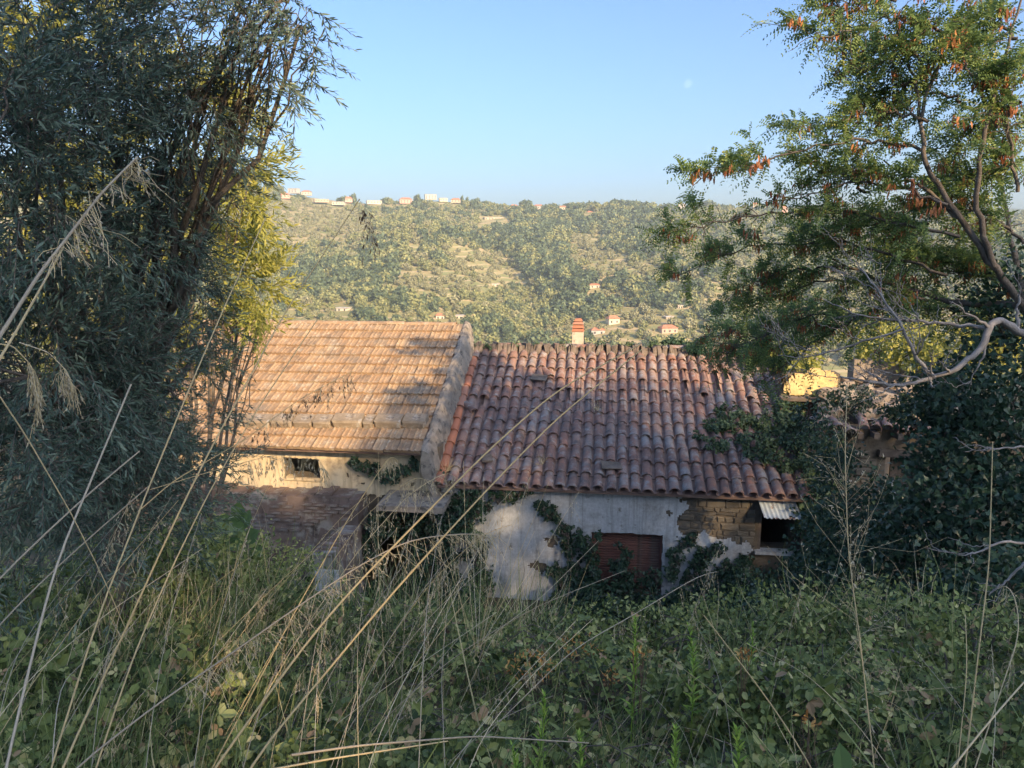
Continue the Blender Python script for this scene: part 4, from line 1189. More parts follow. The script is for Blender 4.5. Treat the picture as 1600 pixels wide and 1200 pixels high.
# ---- bare grey tree with hooked branch in front of the ruin
def bare_tree():
    base = np.array((6.0, 7.2, float(gz(6.0, 7.2))))
    root = empty('bare_tree', base)
    B = Acc()
    def grow(pts_, r0, r1, depth, kids):
        pts_ = np.array(pts_, float); n = len(pts_)
        t = np.linspace(0, n - 1, n * 5); q = np.stack([np.interp(t, range(n), pts_[:, i]) for i in range(3)], 1)
        for _ in range(2): q[1:-1] = (q[:-2] + q[1:-1] * 2 + q[2:]) / 4
        q[1:-1] += RNG.normal(0, .006, q[1:-1].shape)
        rr = np.linspace(r0, r1, len(q))
        B.tube(q - base, rr, 6 if r0 > .01 else 4)
        if depth == 0: return
        for _ in range(kids):
            i = RNG.integers(int(len(q) * .25), len(q) - 1)
            tg = q[i + 1] - q[i]; tg /= np.linalg.norm(tg) + 1e-9
            d = tg + rdir(1)[0] * .9 + np.array((-.1, 0, .25)); d /= np.linalg.norm(d)
            L = RNG.uniform(.25, .6) * (.55 if depth == 1 else 1)
            mid = q[i] + d * L * .5 + RNG.normal(0, .03, 3)
            grow([q[i], mid, q[i] + d * L + np.array((0, 0, .04)) + RNG.normal(0, .03, 3)], max(rr[i] * .55, .004), .002, depth - 1, 3)
    Y = 7.2
    grow([base + (0, 0, -.3), at(1640, 700, 7.2), at(1625, 540, 7.2), at(1566, 500, 7.2), at(1546, 506, 7.1), at(1535, 545, 7.0), at(1492, 577, 7.0), at(1460, 590, 7.0), at(1407, 603, 7.0), at(1355, 596, 7.1), at(1312, 588, 7.2)], .05, .008, 2, 12)
    grow([at(1460, 590, 7.0), at(1436, 566, 7.0), at(1411, 514, 7.0), at(1373, 456, 7.2), at(1337, 408, 7.4)], .022, .005, 2, 9)
    grow([at(1540, 512, 7.1), at(1460, 504, 7.3), at(1407, 500, 7.4), at(1338, 493, 7.5), at(1285, 466, 7.6)], .02, .004, 2, 10)
    grow([at(1411, 514, 7.0), at(1330, 540, 7.2), at(1260, 560, 7.4), at(1215, 555, 7.5)], .012, .003, 2, 8)
    grow([at(1620, 850, 6.2), at(1570, 845, 6), at(1540, 858, 6), at(1500, 868, 6), at(1448, 856, 6)], .014, .003, 1, 5)
    grow([at(1640, 690, 6.2), at(1590, 700, 6), at(1550, 700, 6), at(1508, 706, 6)], .012, .003, 1, 4)
    grow([at(1610, 870, 5), at(1575, 905, 5), at(1545, 930, 5)], .012, .004, 1, 3)
    B.build('branches', M['barkgrey'], root, smooth=True)
    tag(root, 'leafless grey tree with hooked branches in front of the ruin', 'tree')
bare_tree()

# ---- ivy and bushes
def leafy(name, lobes, n, L, mat, label, cat='ivy', tmpl=IVY, face=(0, -1, .35), stems=True, group=None, wfac=.95, shell=.5, part='leaves', per=16, sig=None):
    """leaves gathered in small clumps over and through the lobes, so that the outline stays ragged"""
    c0 = np.mean([l[0] for l in lobes], axis=0)
    root = empty(name, c0)
    A, B = Acc(), Acc()
    vol = np.array([l[1][0] * l[1][2] + l[1][0] * l[1][1] * .6 for l in lobes]); vol = vol / vol.sum()
    for (c, r), f in zip(lobes, vol):
        nc = max(4, int(n * f / per))
        d = rdir(nc)
        q = shell + (1 - shell) * RNG.random(nc) ** .5
        q = q * (1 + .3 * hnoise(d[:, 0] * 2.2 + c[0], d[:, 2] * 2.2 + d[:, 1] * 1.4 + c[2], .8, 3)) + np.where(RNG.random(nc) < .14, RNG.uniform(.1, .4, nc), 0)
        C = np.asarray(c) + d * q[:, None] * np.asarray(r)
        sg = sig or max(.035, min(.11, .22 * min(r[0], r[2])))
        P = np.repeat(C, per, 0) + RNG.normal(0, sg, (nc * per, 3)) * np.array((1, min(1, r[1] / .15), 1))
        dd = np.repeat(d, per, 0); m = nc * per
        N = dd * .6 + np.asarray(face) * .6 + rdir(m) * .65
        D = rdir(m) + np.array((0, -.2, -.5))
        tone = np.clip(np.repeat(RNG.random(nc), per) * .5 + RNG.random(m) * .5, 0, 1)
        A.cards(P - c0, D, N, L * RNG.uniform(.5, 1.3, m), L * wfac * RNG.uniform(.6, 1.15, m), tmpl, r=tone)
        if stems:
            for _ in range(6):
                s0 = np.asarray(c) - np.array((0, 0, r[2]))
                B.tube(curve(s0, C[RNG.integers(0, nc)], 6, .05, .03) - c0, np.linspace(.012, .004, 6), 4)
    A.build(part, mat, root)
    if stems: B.build('stems', M['bark'], root)
    tag(root, label, cat, group)
    return root
def wstroke(pp, b, w, step=.13, fr=FR, ry=.05):
    """small flat lobes along a line drawn on the wall"""
    P = np.array([[*fr.loc(px, py, b)] for px, py in pp])
    d = np.r_[0, np.cumsum(np.linalg.norm(np.diff(P, axis=0), axis=1))]
    out = []
    for t in np.arange(0, d[-1] + 1e-6, step):
        x, z_ = np.interp(t, d, P[:, 0]) + RND.gauss(0, w * .35), np.interp(t, d, P[:, 1]) + RND.gauss(0, w * .35)
        k = w * RND.uniform(.5, 1.2)
        out.append((fr.world(x, b, z_), (k, ry, k)))
    return out
def wl(px, py, b, rx, ry, rz, fr=FR):
    x, z_ = fr.loc(px, py, b)
    return (fr.world(x, b, z_), (rx, ry, rz))
leafy('ivy', wstroke([(700, 775), (735, 790), (790, 772), (830, 768)], .12, .12) + wstroke([(735, 780), (728, 830), (745, 890), (735, 950)], .1, .24, .12, ry=.15) + wstroke([(700, 800), (690, 860), (705, 940)], .0, .24, .12, ry=.2) + [wl(715, 940, -.2, .45, .35, .35), wl(680, 960, -.3, .4, .35, .3)],
      5600, .07, M['ivy'], 'ivy climbing the corner left of the pale plaster wall')
leafy('ivy', wstroke([(600, 800), (575, 850), (590, 930)], -.15, .2, .12, FL, .2) + wstroke([(640, 815), (655, 870), (630, 940)], -.1, .26, .12, FL, .2) + wstroke([(550, 720), (600, 745), (660, 725), (690, 750)], .2, .11, .12, FL) + [wl(580, 945, -.4, .45, .35, .3, FL)],
      4600, .07, M['ivy'], 'ivy choking the doorway under the concrete slab')
leafy('ivy', wstroke([(905, 960), (900, 880), (885, 830), (862, 800), (842, 785)], .17, .12, .09) + wstroke([(930, 950), (925, 880), (915, 835)], .12, .2, .1, ry=.12) + wstroke([(985, 960), (975, 900), (965, 868)], .12, .2, .1, ry=.14) + wstroke([(870, 960), (880, 900), (870, 870)], .14, .15, .12) + [wl(940, 945, -.1, .6, .35, .35), wl(1020, 950, -.1, .4, .3, .28), wl(885, 965, -.1, .4, .3, .25), wl(1020, 905, .12, .2, .12, .22)],
      7600, .07, M['ivy'], 'ivy bush climbing over the roller shutter')
leafy('ivy', wstroke([(1045, 900), (1060, 860), (1085, 838)], .2, .09, .1) + wstroke([(1075, 905), (1095, 870), (1130, 855)], .2, .1, .1) + wstroke([(1110, 900), (1150, 880), (1175, 870)], .2, .1, .1) + [wl(1100, 935, -.1, .6, .35, .32), wl(1170, 915, 0, .45, .35, .35), wl(1050, 970, -.3, .6, .4, .28), wl(1225, 930, -.1, .45, .4, .42), wl(1240, 890, .1, .25, .2, .3)],
      7600, .07, M['ivy'], 'ivy spreading along the foot of the stone wall')
leafy('leafy_undergrowth', [lob(440, 890, 7.4, .35, .4, .3), lob(350, 870, 6.8, .45, .4, .32), lob(280, 850, 6.4, .4, .4, .3), lob(420, 935, 6.0, .45, .5, .22), lob(330, 900, 5.6, .5, .5, .26), lob(470, 965, 6.2, .35, .4, .16), lob(240, 880, 5.2, .5, .5, .3), lob(560, 985, 6.2, .3, .4, .12), lob(390, 905, 6.6, .3, .3, .2), lob(310, 860, 6.2, .25, .3, .2)],
      9500, .045, M['bramble'], 'leafy undergrowth on the bank below the brick wall', cat='shrub', tmpl=OVAL, wfac=.6)
for lb_, ls_, n_ in (('bramble mound on the crest below the shutter', [lob(980, 985, 5.3, .4, .35, .16), lob(900, 1000, 5.0, .35, .3, .14), lob(1060, 990, 5.0, .35, .3, .18)], 2300),
                     ('bramble mound on the crest below the stone wall', [lob(1180, 970, 5.2, .45, .35, .18), lob(1260, 985, 4.6, .4, .3, .2)], 2300),
                     ('bramble mound at the right edge below the ivy', [lob(1420, 960, 5.0, .5, .35, .2), lob(1540, 990, 4.2, .45, .35, .2), lob(1480, 1050, 3.6, .3, .3, .14)], 2800),
                     ('bramble mound below the fan of dry stems', [lob(700, 995, 5.4, .4, .35, .14), lob(620, 1000, 5.2, .35, .3, .14), lob(790, 1010, 4.8, .35, .3, .12)], 2200),
                     ('bramble mound low at the centre right', [lob(1120, 1080, 3.2, .3, .3, .14), lob(1230, 1100, 3.0, .25, .25, .12)], 1500)):
    leafy('bramble_mound', ls_, n_, .042, M['bramble'], lb_, cat='bramble', tmpl=OVAL, wfac=.62, face=(0, -.3, 1), group='bramble mounds on the bank', per=12)
def rl(px, py, rx, ry, rz, lift=.12):
    x, y, z_ = FR.roofhit(px, py, lift)
    return (FR.world(x, y, z_), (rx, ry, rz))
leafy('ivy', [rl(1250, 690, .45, .7, .25), rl(1210, 660, .45, .5, .18), rl(1150, 655, .4, .35, .13), rl(1180, 690, .4, .4, .14), rl(1225, 725, .3, .25, .14), rl(1130, 665, .35, .3, .1), rl(1230, 640, .35, .4, .2), rl(1120, 695, .22, .3, .08), rl(1090, 680, .1, .25, .06), rl(1190, 710, .3, .25, .12), rl(1280, 740, .35, .5, .35), wl(1280, 800, .0, .35, .35, .5), wl(1290, 880, 0, .4, .4, .5), rl(1255, 610, .25, .5, .2), rl(1140, 640, .25, .12, .07)],
      13000, .065, M['creeper'], 'creeper spilling over the right end of the barrel tile roof')
leafy('ivy', [rl(1090, 545, .35, .3, .15), rl(1180, 555, .4, .4, .22), rl(1230, 570, .3, .5, .25), rl(1050, 536, .25, .14, .1)],
      5000, .07, M['ivy'], 'dark creeper along the right half of the ridge')
leafy('ridge_weeds', [rl(x_, 541 - .012 * (x_ - 735), .12, .12, .05, .14) for x_ in (745, 760, 800, 842, 880, 940, 985, 1020, 1045)], 900, .05, M['creeper'], 'low weeds growing along the ridge of the barrel tile roof', cat='weed', stems=False)
leafy('ivy_covered_tree', [lob(1540, 700, 8.4, .7, .6, .7), lob(1590, 600, 8.2, .6, .6, .7), lob(1500, 800, 8.2, .8, .6, .6), lob(1600, 820, 7.6, .7, .6, .8), lob(1450, 850, 8.4, .6, .5, .5), lob(1590, 470, 8.6, .5, .5, .6), lob(1470, 700, 9, .35, .4, .6), lob(1440, 640, 9.6, .3, .4, .3), lob(1520, 610, 9.2, .6, .5, .4), lob(1380, 900, 8.6, .7, .5, .5), lob(1590, 930, 6.6, .8, .6, .4)],
      15000, .075, M['ivy'], 'dark ivy swamping the tree and bank at the right edge', cat='ivy', part='crown')
leafy('dark_shrub', [lob(1320, 830, 9.6, .5, .5, .5), lob(1290, 900, 9.4, .6, .5, .5), lob(1370, 800, 10, .4, .4, .5), lob(1200, 960, 9.0, .7, .5, .35), lob(1310, 740, 10.4, .3, .4, .5), lob(1270, 660, 12.4, .3, .3, .5), lob(1400, 960, 7.5, .8, .5, .35)],
      9000, .07, M['ivy'], 'dark shrub between the tin canopy and the ruin', cat='shrub', tmpl=OVAL, wfac=.6)
leafy('grey_shrub', [lob(1330, 625, 11.6, .4, .3, .22), lob(1420, 640, 10.8, .45, .35, .25), lob(1290, 700, 11.4, .35, .3, .3), lob(1460, 600, 10.4, .4, .3, .3)],
      3400, .06, M['creeper'], 'straggly creeper hanging over the ruin eave', cat='shrub', tmpl=OVAL, wfac=.5, shell=.3)
leafy('sunlit_shrub', [lob(1500, 560, 15, 1.0, .8, .5), lob(1400, 530, 16, 1.0, .8, .5), lob(1560, 520, 14.5, .7, .7, .5), lob(1245, 560, 15.5, .5, .5, .35)],
      4200, .11, M['lit'], 'sunlit yellow-green shrub behind the ruin', cat='shrub', tmpl=OVAL, wfac=.6)  # yellow comes from the leaf colour with sunlight painted in

# ---- brambles, grass and dead stuff on the bank (ground cover)
def bank_sample(n, x0=-5.5, x1=6.5, y0=1.35, y1=7.2):
    y = 1 / (1 / y1 + RNG.random(n * 2) * (1 / y0 - 1 / y1))
    x = RNG.uniform(-1, 1, n * 2) * (y * .78 + .4)
    k = (x > x0) & (x < x1)
    return x[k][:n], y[k][:n]
def canopy(x, y):
    return .42 + .2 * hnoise(x, y, .55, 3) + .13 * hnoise(x, y, .17, 4)
def brambles():
    A, S, Dd = Acc(), Acc(), Acc()
    n = 24500
    x, y = bank_sample(n)
    hgt = canopy(x, y) * np.where(RNG.random(n) < .75, RNG.uniform(.82, 1.08, n), RNG.uniform(.2, .9, n))
    P = np.stack([x, y, gz(x, y) + hgt], 1)
    D = rdir(n, -.1); D[:, 2] *= .4
    N = rdir(n, 1.6) + np.array((0, -.35, 0))
    tone = np.where(RNG.random(n) < .035, 1.0, np.clip(.46 + .32 * hnoise(x, y, .5, 7) + RNG.normal(0, .3, n), 0, .98))
    L = RNG.choice([.018, .024, .03, .038, .055], n, p=[.2, .3, .25, .17, .08]) * RNG.uniform(.85, 1.15, n)
    sd = np.cross(N, D); sd /= np.linalg.norm(sd, axis=1, keepdims=True)
    D = D / np.linalg.norm(D, axis=1, keepdims=True)
    A.cards(P, D, N, L * 1.15, L * .72, OVAL, r=tone)
    for q in (-1, 1):
        A.cards(P - D * .006, sd * q + D * .25, N + RNG.normal(0, .3, (n, 3)), L * .95, L * .6, OVAL, r=np.clip(tone + RNG.normal(0, .08, n), 0, 1))
    m = 9000
    x, y = bank_sample(m)
    P = np.stack([x, y, gz(x, y) + canopy(x, y) * RNG.uniform(.05, .6, m)], 1)
    A.cards(P, rdir(m), rdir(m, 1.0), RNG.uniform(.04, .075, m), RNG.uniform(.03, .05, m), OVAL, r=RNG.random(m) * .35)
    x, y = bank_sample(m)
    P = np.stack([x, y, gz(x, y) + canopy(x, y) * RNG.uniform(.1, .95, m)], 1)
    Dd.cards(P, rdir(m), rdir(m, .5), RNG.uniform(.02, .045, m), RNG.uniform(.012, .026, m), OVAL)
    for _ in range(420):
        x, y = bank_sample(1); x, y = x[0], y[0]
        a = RNG.uniform(0, 6.28); l = RNG.uniform(.3, .8)
        p0 = np.array((x, y, float(gz(x, y)) + .05)); p1 = p0 + (l * math.cos(a), l * math.sin(a), 0); p1[2] = float(gz(p1[0], p1[1])) + .2
        S.tube(curve(p0, p1, 8, .3, .01), np.linspace(.0045, .002, 8), 4)
    root = empty('brambles', (0, 4, -3))
    root['kind'] = 'stuff'; root['label'] = 'tangled brambles covering the bank in the foreground'
    for A_, nm, mt in ((A, 'bramble_leaves', M['bramble']), (Dd, 'dead_leaves', M['drybrush']), (S, 'bramble_canes', M['bark'])):
        o = A_.build(nm, mt, root); o.location = (0, -4, 3); o['kind'] = 'stuff'
brambles()
def grasses():
    A = Acc()
    n = 17000
    x, y = bank_sample(n, -5, 6, 1.2, 7.0)
    dens = .5 + .5 * hnoise(x, y, .8, 12) + np.where((x < .1), .45, -.25) + .5 * np.exp(-((x + .5) / .8) ** 2 - ((y - 4.3) / 1.2) ** 2)
    k = RNG.random(n) < dens
    x, y = x[k], y[k]; n = len(x)
    P = np.stack([x, y, gz(x, y) + canopy(x, y) * .3], 1)
    lean = np.stack([.35 + .5 * hnoise(x, y, 1.0, 5), .3 * hnoise(x, y, .9, 9), np.full(n, .9)], 1) + RNG.normal(0, .38, (n, 3))
    N = np.stack([lean[:, 0] * -1, -lean[:, 1], np.full(n, .2)], 1) + RNG.normal(0, .5, (n, 3))
    L = RNG.uniform(.25, .65, n)
    A.cards(P, lean, -N, L, RNG.uniform(.003, .008, n), BLADE)
    # straggling long blades
    m = 420
    x, y = bank_sample(m, -4, 4, 1.0, 3.5)
    P = np.stack([x, y, gz(x, y) + .3], 1)
    A.cards(P, rdir(m, .35), rdir(m, .5), RNG.uniform(.5, 1.0, m), RNG.uniform(.003, .008, m), BLADE)
    o = A.build('grass', M['grass']); tag(o, 'long green grass growing through the brambles', kind='stuff')
grasses()
def dry_grass():
    A = Acc()
    n = 5200
    x, y = bank_sample(n, -5, 6, 1.3, 7.0)
    k = RNG.random(n) < np.clip(.45 + .6 * hnoise(x, y, .6, 21) + np.where(x < .6, .25, -.1), 0, 1)
    x, y = x[k], y[k]; n = len(x)
    P = np.stack([x, y, gz(x, y) + canopy(x, y) * .55], 1)
    A.cards(P, rdir(n, .9) + np.array((.3, 0, 0)), rdir(n), RNG.uniform(.15, .5, n), RNG.uniform(.002, .0045, n), BLADE)
    tag(A.build('dry_grass', M['straw']), 'fine dry grass bleached among the brambles', kind='stuff')
dry_grass()
def tussock(px, py, Y, n, h_, sp, label, mat='grass'):
    c = at(px, py, Y); c[2] = float(gz(c[0], c[1])) + .12
    root = empty('grass_tussock', c)
    d = rdir(n, 1.5); d[:, :2] *= 1.3; d[:, 0] += .12
    P = RNG.normal(0, sp, (n, 3)) * np.array((1, 1, .1))
    Acc().cards(P, d, np.stack([-d[:, 0], -d[:, 1], np.full(n, .25)], 1) * -1, h_ * RNG.uniform(.5, 1.15, n), RNG.uniform(.004, .008, n), BLADE).build('blades', M[mat], root)
    m = n // 5
    d2 = rdir(m, 1.9); d2[:, 0] += .2
    o = Acc().cards(RNG.normal(0, sp, (m, 3)) * np.array((1, 1, .1)), d2, rdir(m), h_ * 1.15 * RNG.uniform(.6, 1.1, m), .004, BLADE).build('dry_blades', M['straw'], root)
    o['kind'] = 'stuff'; [c_ for c_ in root.children][0]['kind'] = 'stuff'
    tag(root, label, 'grass tussock', 'grass tussocks on the bank')
for a_ in ((620, 1010, 5.0, 260, .75, .16, 'green tussock left of the fan of dry stems'), (560, 980, 5.6, 200, .7, .15, 'green tussock below the broken garden wall'), (700, 1000, 5.2, 220, .7, .16, 'green tussock at the foot of the fan of dry stems'),
           (830, 980, 5.4, 220, .72, .16, 'arching tussock below the pale plaster wall'), (400, 960, 5.0, 260, .8, .18, 'tall tussock below the broad leaved plant'), (330, 1000, 4.2, 240, .7, .16, 'dense tussock under the long straw stalks'),
           (1290, 985, 4.8, 160, .75, .14, 'tussock on the crest below the tin canopy'), (1180, 990, 4.6, 120, .6, .12, 'thin tussock on the crest below the stone wall'), (1470, 1010, 4.4, 160, .75, .14, 'tussock near the right edge below the ivy'),
           (200, 1040, 3.6, 260, .75, .15, 'dense tussock at the lower left'), (520, 1090, 3.2, 200, .55, .14, 'low tussock between the two ochre stalks'), (960, 1110, 3.0, 130, .45, .12, 'low tussock near the bottom centre')):
    tussock(*a_)
def foot_scrub():
    A = Acc()
    n = 11000
    x = RNG.uniform(-6, 9, n); y = RNG.uniform(6.2, 12.4, n)
    h_ = .35 + .3 * hnoise(x, y, .9, 2) + .2 * hnoise(x, y, .35, 5)
    P = np.stack([x, y, gz(x, y) + np.clip(h_, .05, 2) * RNG.uniform(.5, 1.05, n)], 1)
    A.cards(P, rdir(n), rdir(n, 1.2), RNG.uniform(.05, .1, n), RNG.uniform(.035, .07, n), IVY)
    o = A.build('yard_scrub', M['ivy']); tag(o, 'dark scrub filling the hollow before the houses', kind='stuff')
foot_scrub()

# ------------------------------------------------------------------ tall dry stalks and single plants
def smooth_path(P, n):
    P = np.asarray(P, float)
    d = np.r_[0, np.cumsum(np.linalg.norm(np.diff(P, axis=0), axis=1))]
    t = np.linspace(0, d[-1], n)
    q = np.stack([np.interp(t, d, P[:, i]) for i in range(3)], 1)
    for _ in range(3): q[1:-1] = (q[:-2] + 2 * q[1:-1] + q[2:]) / 4
    return q

def seed_cluster(A, S, path, n, drop, size, spread=.5, lean=(0, 0, 0)):
    """husks hanging on hair-thin stalks along a path"""
    m = len(path)
    tt_ = np.sort(RNG.random(n)) * (m - 1)
    P = np.stack([np.interp(tt_, range(m), path[:, i]) for i in range(3)], 1)
    for i in range(n):
        d = np.array((0, 0, -1.0)) + np.asarray(lean) + RNG.normal(0, spread, 3) * .5
        d /= np.linalg.norm(d)
        L = drop * RNG.uniform(.4, 1.2)
        out = RNG.normal(0, spread, 3) * L * .5 + np.asarray(lean) * L * .3
        q = np.array([P[i], P[i] + out + d * L * .4, P[i] + out * 1.3 + d * L])
        S.tube(q, .0005, 3, r=.5)
        k = RNG.integers(3, 7)
        f = RNG.uniform(.25, 1.0, k)
        pos = q[0] * (1 - f)[:, None] + q[2] * f[:, None] + out * .1
        A.cards(pos, d + RNG.normal(0, .3, (k, 3)), rdir(k), size * RNG.uniform(.7, 1.2, k), size * .26, SPIN)

def stalk(pp, Y0, Y1, r0, label, head=None, mat='straw', ground=True, r1=None, group='dry grass stalks', name='dry_grass_stalk', tone=None, blades=0):
    """pp: picture points from the foot to the tip; Y0, Y1 the distances at both ends"""
    n = len(pp)
    ys = np.linspace(Y0, Y1, n)
    P = [at(x, y, Y) for (x, y), Y in zip(pp, ys)]
    if ground:
        d = P[0] - P[1]; d = d / np.linalg.norm(d)
        d = d * np.array((.8, .8, 1.0)); d[2] = min(d[2], -.55); d /= np.linalg.norm(d)
        g_ = float(gz(P[0][0], P[0][1])) - .02
        if P[0][2] > g_:
            t = (P[0][2] - g_) / -d[2]
            P = [P[0] + d * t] + P
    r0 = r0 * .8
    base = P[0].copy()
    q = smooth_path(P, 8 * len(P))
    root = empty(name, base)
    tn = RNG.random() if tone is None else tone
    A = Acc().tube(q - base, np.linspace(r0, r1 or r0 * .5, len(q)), 6, r=tn)
    if len(q) > 20 and r0 > .0018:                       # nodes on the stem
        for f in (.2, .45, .7):
            i = int(f * len(q))
            A.tube(np.array([q[i] - (q[i + 1] - q[i]) * .12, q[i] + (q[i + 1] - q[i]) * .12]) - base, r0 * (1.25 - .6 * f) * np.ones(2), 6, r=tn * .6)
    A.build('stem', M[mat], root, smooth=True)
    if blades:
        B = Acc()
        for i in RNG.integers(2, len(q) // 2, blades):
            B.cards([q[i] - base], [np.array((RNG.uniform(-.6, 1), RNG.uniform(-.5, .5), RNG.uniform(.2, .9)))], rdir(1), RNG.uniform(.2, .45), .004, BLADE)
        B.build('blade', M['grass'], root)
    if head:
        f0, cnt, drop, size, spread, hm, lean = head
        A, S = Acc(), Acc()
        seed_cluster(A, S, (q - base)[int(len(q) * f0):], cnt, drop, size, spread, lean)
        h_ = A.build('seed_head', M[hm], root)
        S.build('head_threads', M['straw'], h_)
    tag(root, label, 'grass stalk', group)
    return root

HANG = lambda f, n, drop, s=.011, sp=.35, m='seed', lean=(0, 0, 0): (f, n, drop, s, sp, m, lean)
stalk([(10, 1195), (45, 1046), (87, 881), (130, 780), (205, 600)], 1.15, 1.6, .0046, 'thick pale stalk rising from the lower left corner', tone=.9, mat='greystraw')
stalk([(-60, 960), (5, 897), (132, 775), (218, 705)], 1.3, 1.7, .0044, 'broad grey stalk slanting in from the left edge', mat='greystraw')
stalk([(-40, 1015), (0, 975), (75, 897), (232, 760)], 1.4, 1.8, .0038, 'grey stalk below the broad one at the left edge', mat='greystraw')
stalk([(80, 1198), (154, 962), (227, 775), (300, 597), (353, 474), (415, 340)], 1.5, 2.2, .0036, 'straw stalk ending against the far hill left of the longest stalk', tone=.3)
stalk([(98, 1198), (150, 1085), (270, 820), (332, 695), (385, 600), (440, 496), (562, 311)], 1.4, 2.2, .0042, 'longest straw stalk crossing the flat tile roof to the sky edge', tone=.15)
stalk([(150, 1198), (210, 1021), (266, 892), (325, 772), (397, 647), (497, 498)], 1.6, 2.3, .0036, 'straw stalk crossing the flat tile roof beside the longest one', tone=.2)
stalk([(119, 1198), (252, 1095), (336, 1039), (465, 948), (560, 884), (640, 842), (740, 832), (768, 842)], 1.3, 2.0, .0036, 'grey stalk ending in a feathery plume before the ivy doorway', HANG(.66, 150, .07, .009, .5, 'seed', (.2, 0, .2)), mat='greystraw')
stalk([(332, 1198), (410, 1053), (465, 948), (541, 815), (610, 709), (622, 722)], 1.9, 2.6, .0034, 'thin straw stalk tipped with husks under the flat tile eave', HANG(.88, 16, .07))
stalk([(336, 1198), (497, 980), (576, 893), (760, 706), (869, 610), (1000, 538)], 1.3, 2.2, .0046, 'ochre stalk slanting across the barrel tile roof, upper of two', tone=.1)
stalk([(385, 1198), (476, 1091), (622, 916), (760, 766), (869, 654), (1003, 546)], 1.25, 2.2, .0046, 'ochre stalk slanting across the barrel tile roof, lower of two', tone=.05)
stalk([(455, 1180), (560, 1165), (745, 1150), (920, 1161)], 1.6, 2.0, .004, 'grey stalk lying flat across the bottom brambles', mat='greystraw', ground=False)
stalk([(300, 1225), (520, 1185), (700, 1158)], 1.5, 1.8, .004, 'straw stalk lying low at the bottom edge', tone=.3, ground=False)
stalk([(895, 1014), (1000, 955), (1090, 900), (1120, 893)], 2.8, 3.2, .003, 'thin grey stalk with hanging husks before the ivy wall', HANG(.72, 26, .08, .012), mat='greystraw')
stalk([(1271, 1200), (1200, 1092), (1100, 962)], 1.7, 2.1, .0042, 'brown cane leaning left in the right brambles', tone=.0)
stalk([(1366, 1198), (1345, 1010), (1325, 860), (1320, 700), (1324, 600)], 2.0, 2.4, .003, 'upright green-gold stalk with open panicle right of the tin canopy', HANG(.45, 100, .11, .014, 1.0, 'seed', (0, 0, 1.2)), mat='straw', tone=.4)
stalk([(1508, 1198), (1530, 1010), (1546, 880), (1551, 690)], 1.9, 2.2, .0036, 'straight straw stalk standing at the right edge', tone=.3)
stalk([(1478, 1210), (1560, 1110), (1610, 1055)], 1.4, 1.6, .0044, 'thick straw stalk leaning out at the lower right corner', tone=.6)
stalk([(1520, 1210), (1570, 1060), (1594, 990), (1588, 930), (1572, 908), (1560, 920)], 1.6, 1.8, .0026, 'bent straw stalk with drooping tip at the right edge', HANG(.8, 14, .07), tone=.6)
stalk([(1345, 1135), (1260, 1050), (1165, 1005)], 2.2, 2.6, .0024, 'thin arching straw stalk over the right brambles', tone=.6)
stalk([(1495, 1210), (1512, 1040), (1508, 960)], 1.8, 2.0, .0026, 'short straw stalk left of the straight one at the right edge', tone=.4)
stalk([(1560, 1190), (1490, 1090), (1420, 1005)], 2.0, 2.4, .0022, 'thin grey stalk leaning left at the lower right', mat='greystraw')
stalk([(-40, 585), (0, 525), (60, 430), (110, 365), (160, 300), (215, 245)], .85, 1.05, .0034, 'near grey stalk with feathery plume over the left tree', HANG(.5, 70, .035, .006, .8, 'greystraw', (.35, 0, .1)), mat='greystraw', ground=False)
stalk([(-30, 610), (30, 510), (100, 385)], .95, 1.05, .0028, 'near straw stalk beside the plume at the left edge', tone=.5, ground=False)
stalk([(-20, 535), (20, 540), (48, 570), (58, 600), (62, 640)], 1.1, 1.15, .0014, 'drooping cream panicle hanging at the left edge', HANG(.4, 46, .045, .01, .2), ground=False)
stalk([(30, 535), (75, 550), (105, 580), (112, 600)], 1.25, 1.3, .0012, 'second drooping cream panicle right of the one at the left edge', HANG(.6, 34, .05, .01, .3), ground=False)
stalk([(-10, 605), (40, 680), (110, 800), (160, 900), (195, 980)], 1.3, 1.5, .0018, 'thin straw stalk falling across the left tree', tone=.5, ground=False)
stalk([(215, 800), (270, 752), (385, 685), (470, 622), (552, 580)], 2.1, 2.4, .0022, 'arching stalk with silhouette-dark husks before the sunlit roof', HANG(.45, 64, .06, .012, .4, 'drybrush'), tone=.1, ground=False)  # shade put into the husk colour so they read as silhouettes
stalk([(235, 765), (345, 732), (425, 711), (495, 713), (510, 738)], 2.2, 2.5, .0016, 'arching stalk with hanging cream husks before the cream wall', HANG(.45, 70, .075, .013, .3), ground=False)
stalk([(560, 311), (574, 330), (578, 352)], 2.2, 2.2, .0008, 'drooping silhouette-dark husks at the tip of the longest stalk', HANG(.1, 16, .09, .016, .35, 'drybrush'), ground=False)  # dark colour paints these husks as a silhouette against the hill
stalk([(436, 1000), (500, 905), (575, 800), (650, 742), (668, 752)], 2.6, 3.2, .0022, 'stalk with cream oat husks left of the ivy doorway', HANG(.6, 55, .09, .013, .5))
stalk([(470, 990), (560, 860), (640, 770), (700, 735), (712, 748)], 2.6, 3.2, .0022, 'stalk with cream oat husks before the eave corner', HANG(.68, 46, .09, .013, .5))
stalk([(400, 960), (470, 880), (540, 800), (580, 770)], 2.8, 3.2, .0018, 'thin stalk with sparse husks before the brick wall', HANG(.5, 30, .08, .012, .5))
stalk([(600, 1010), (680, 900), (760, 830), (800, 820)], 2.4, 2.8, .002, 'thin stalk with sparse husks before the ivy corner', HANG(.6, 30, .07, .012, .5))
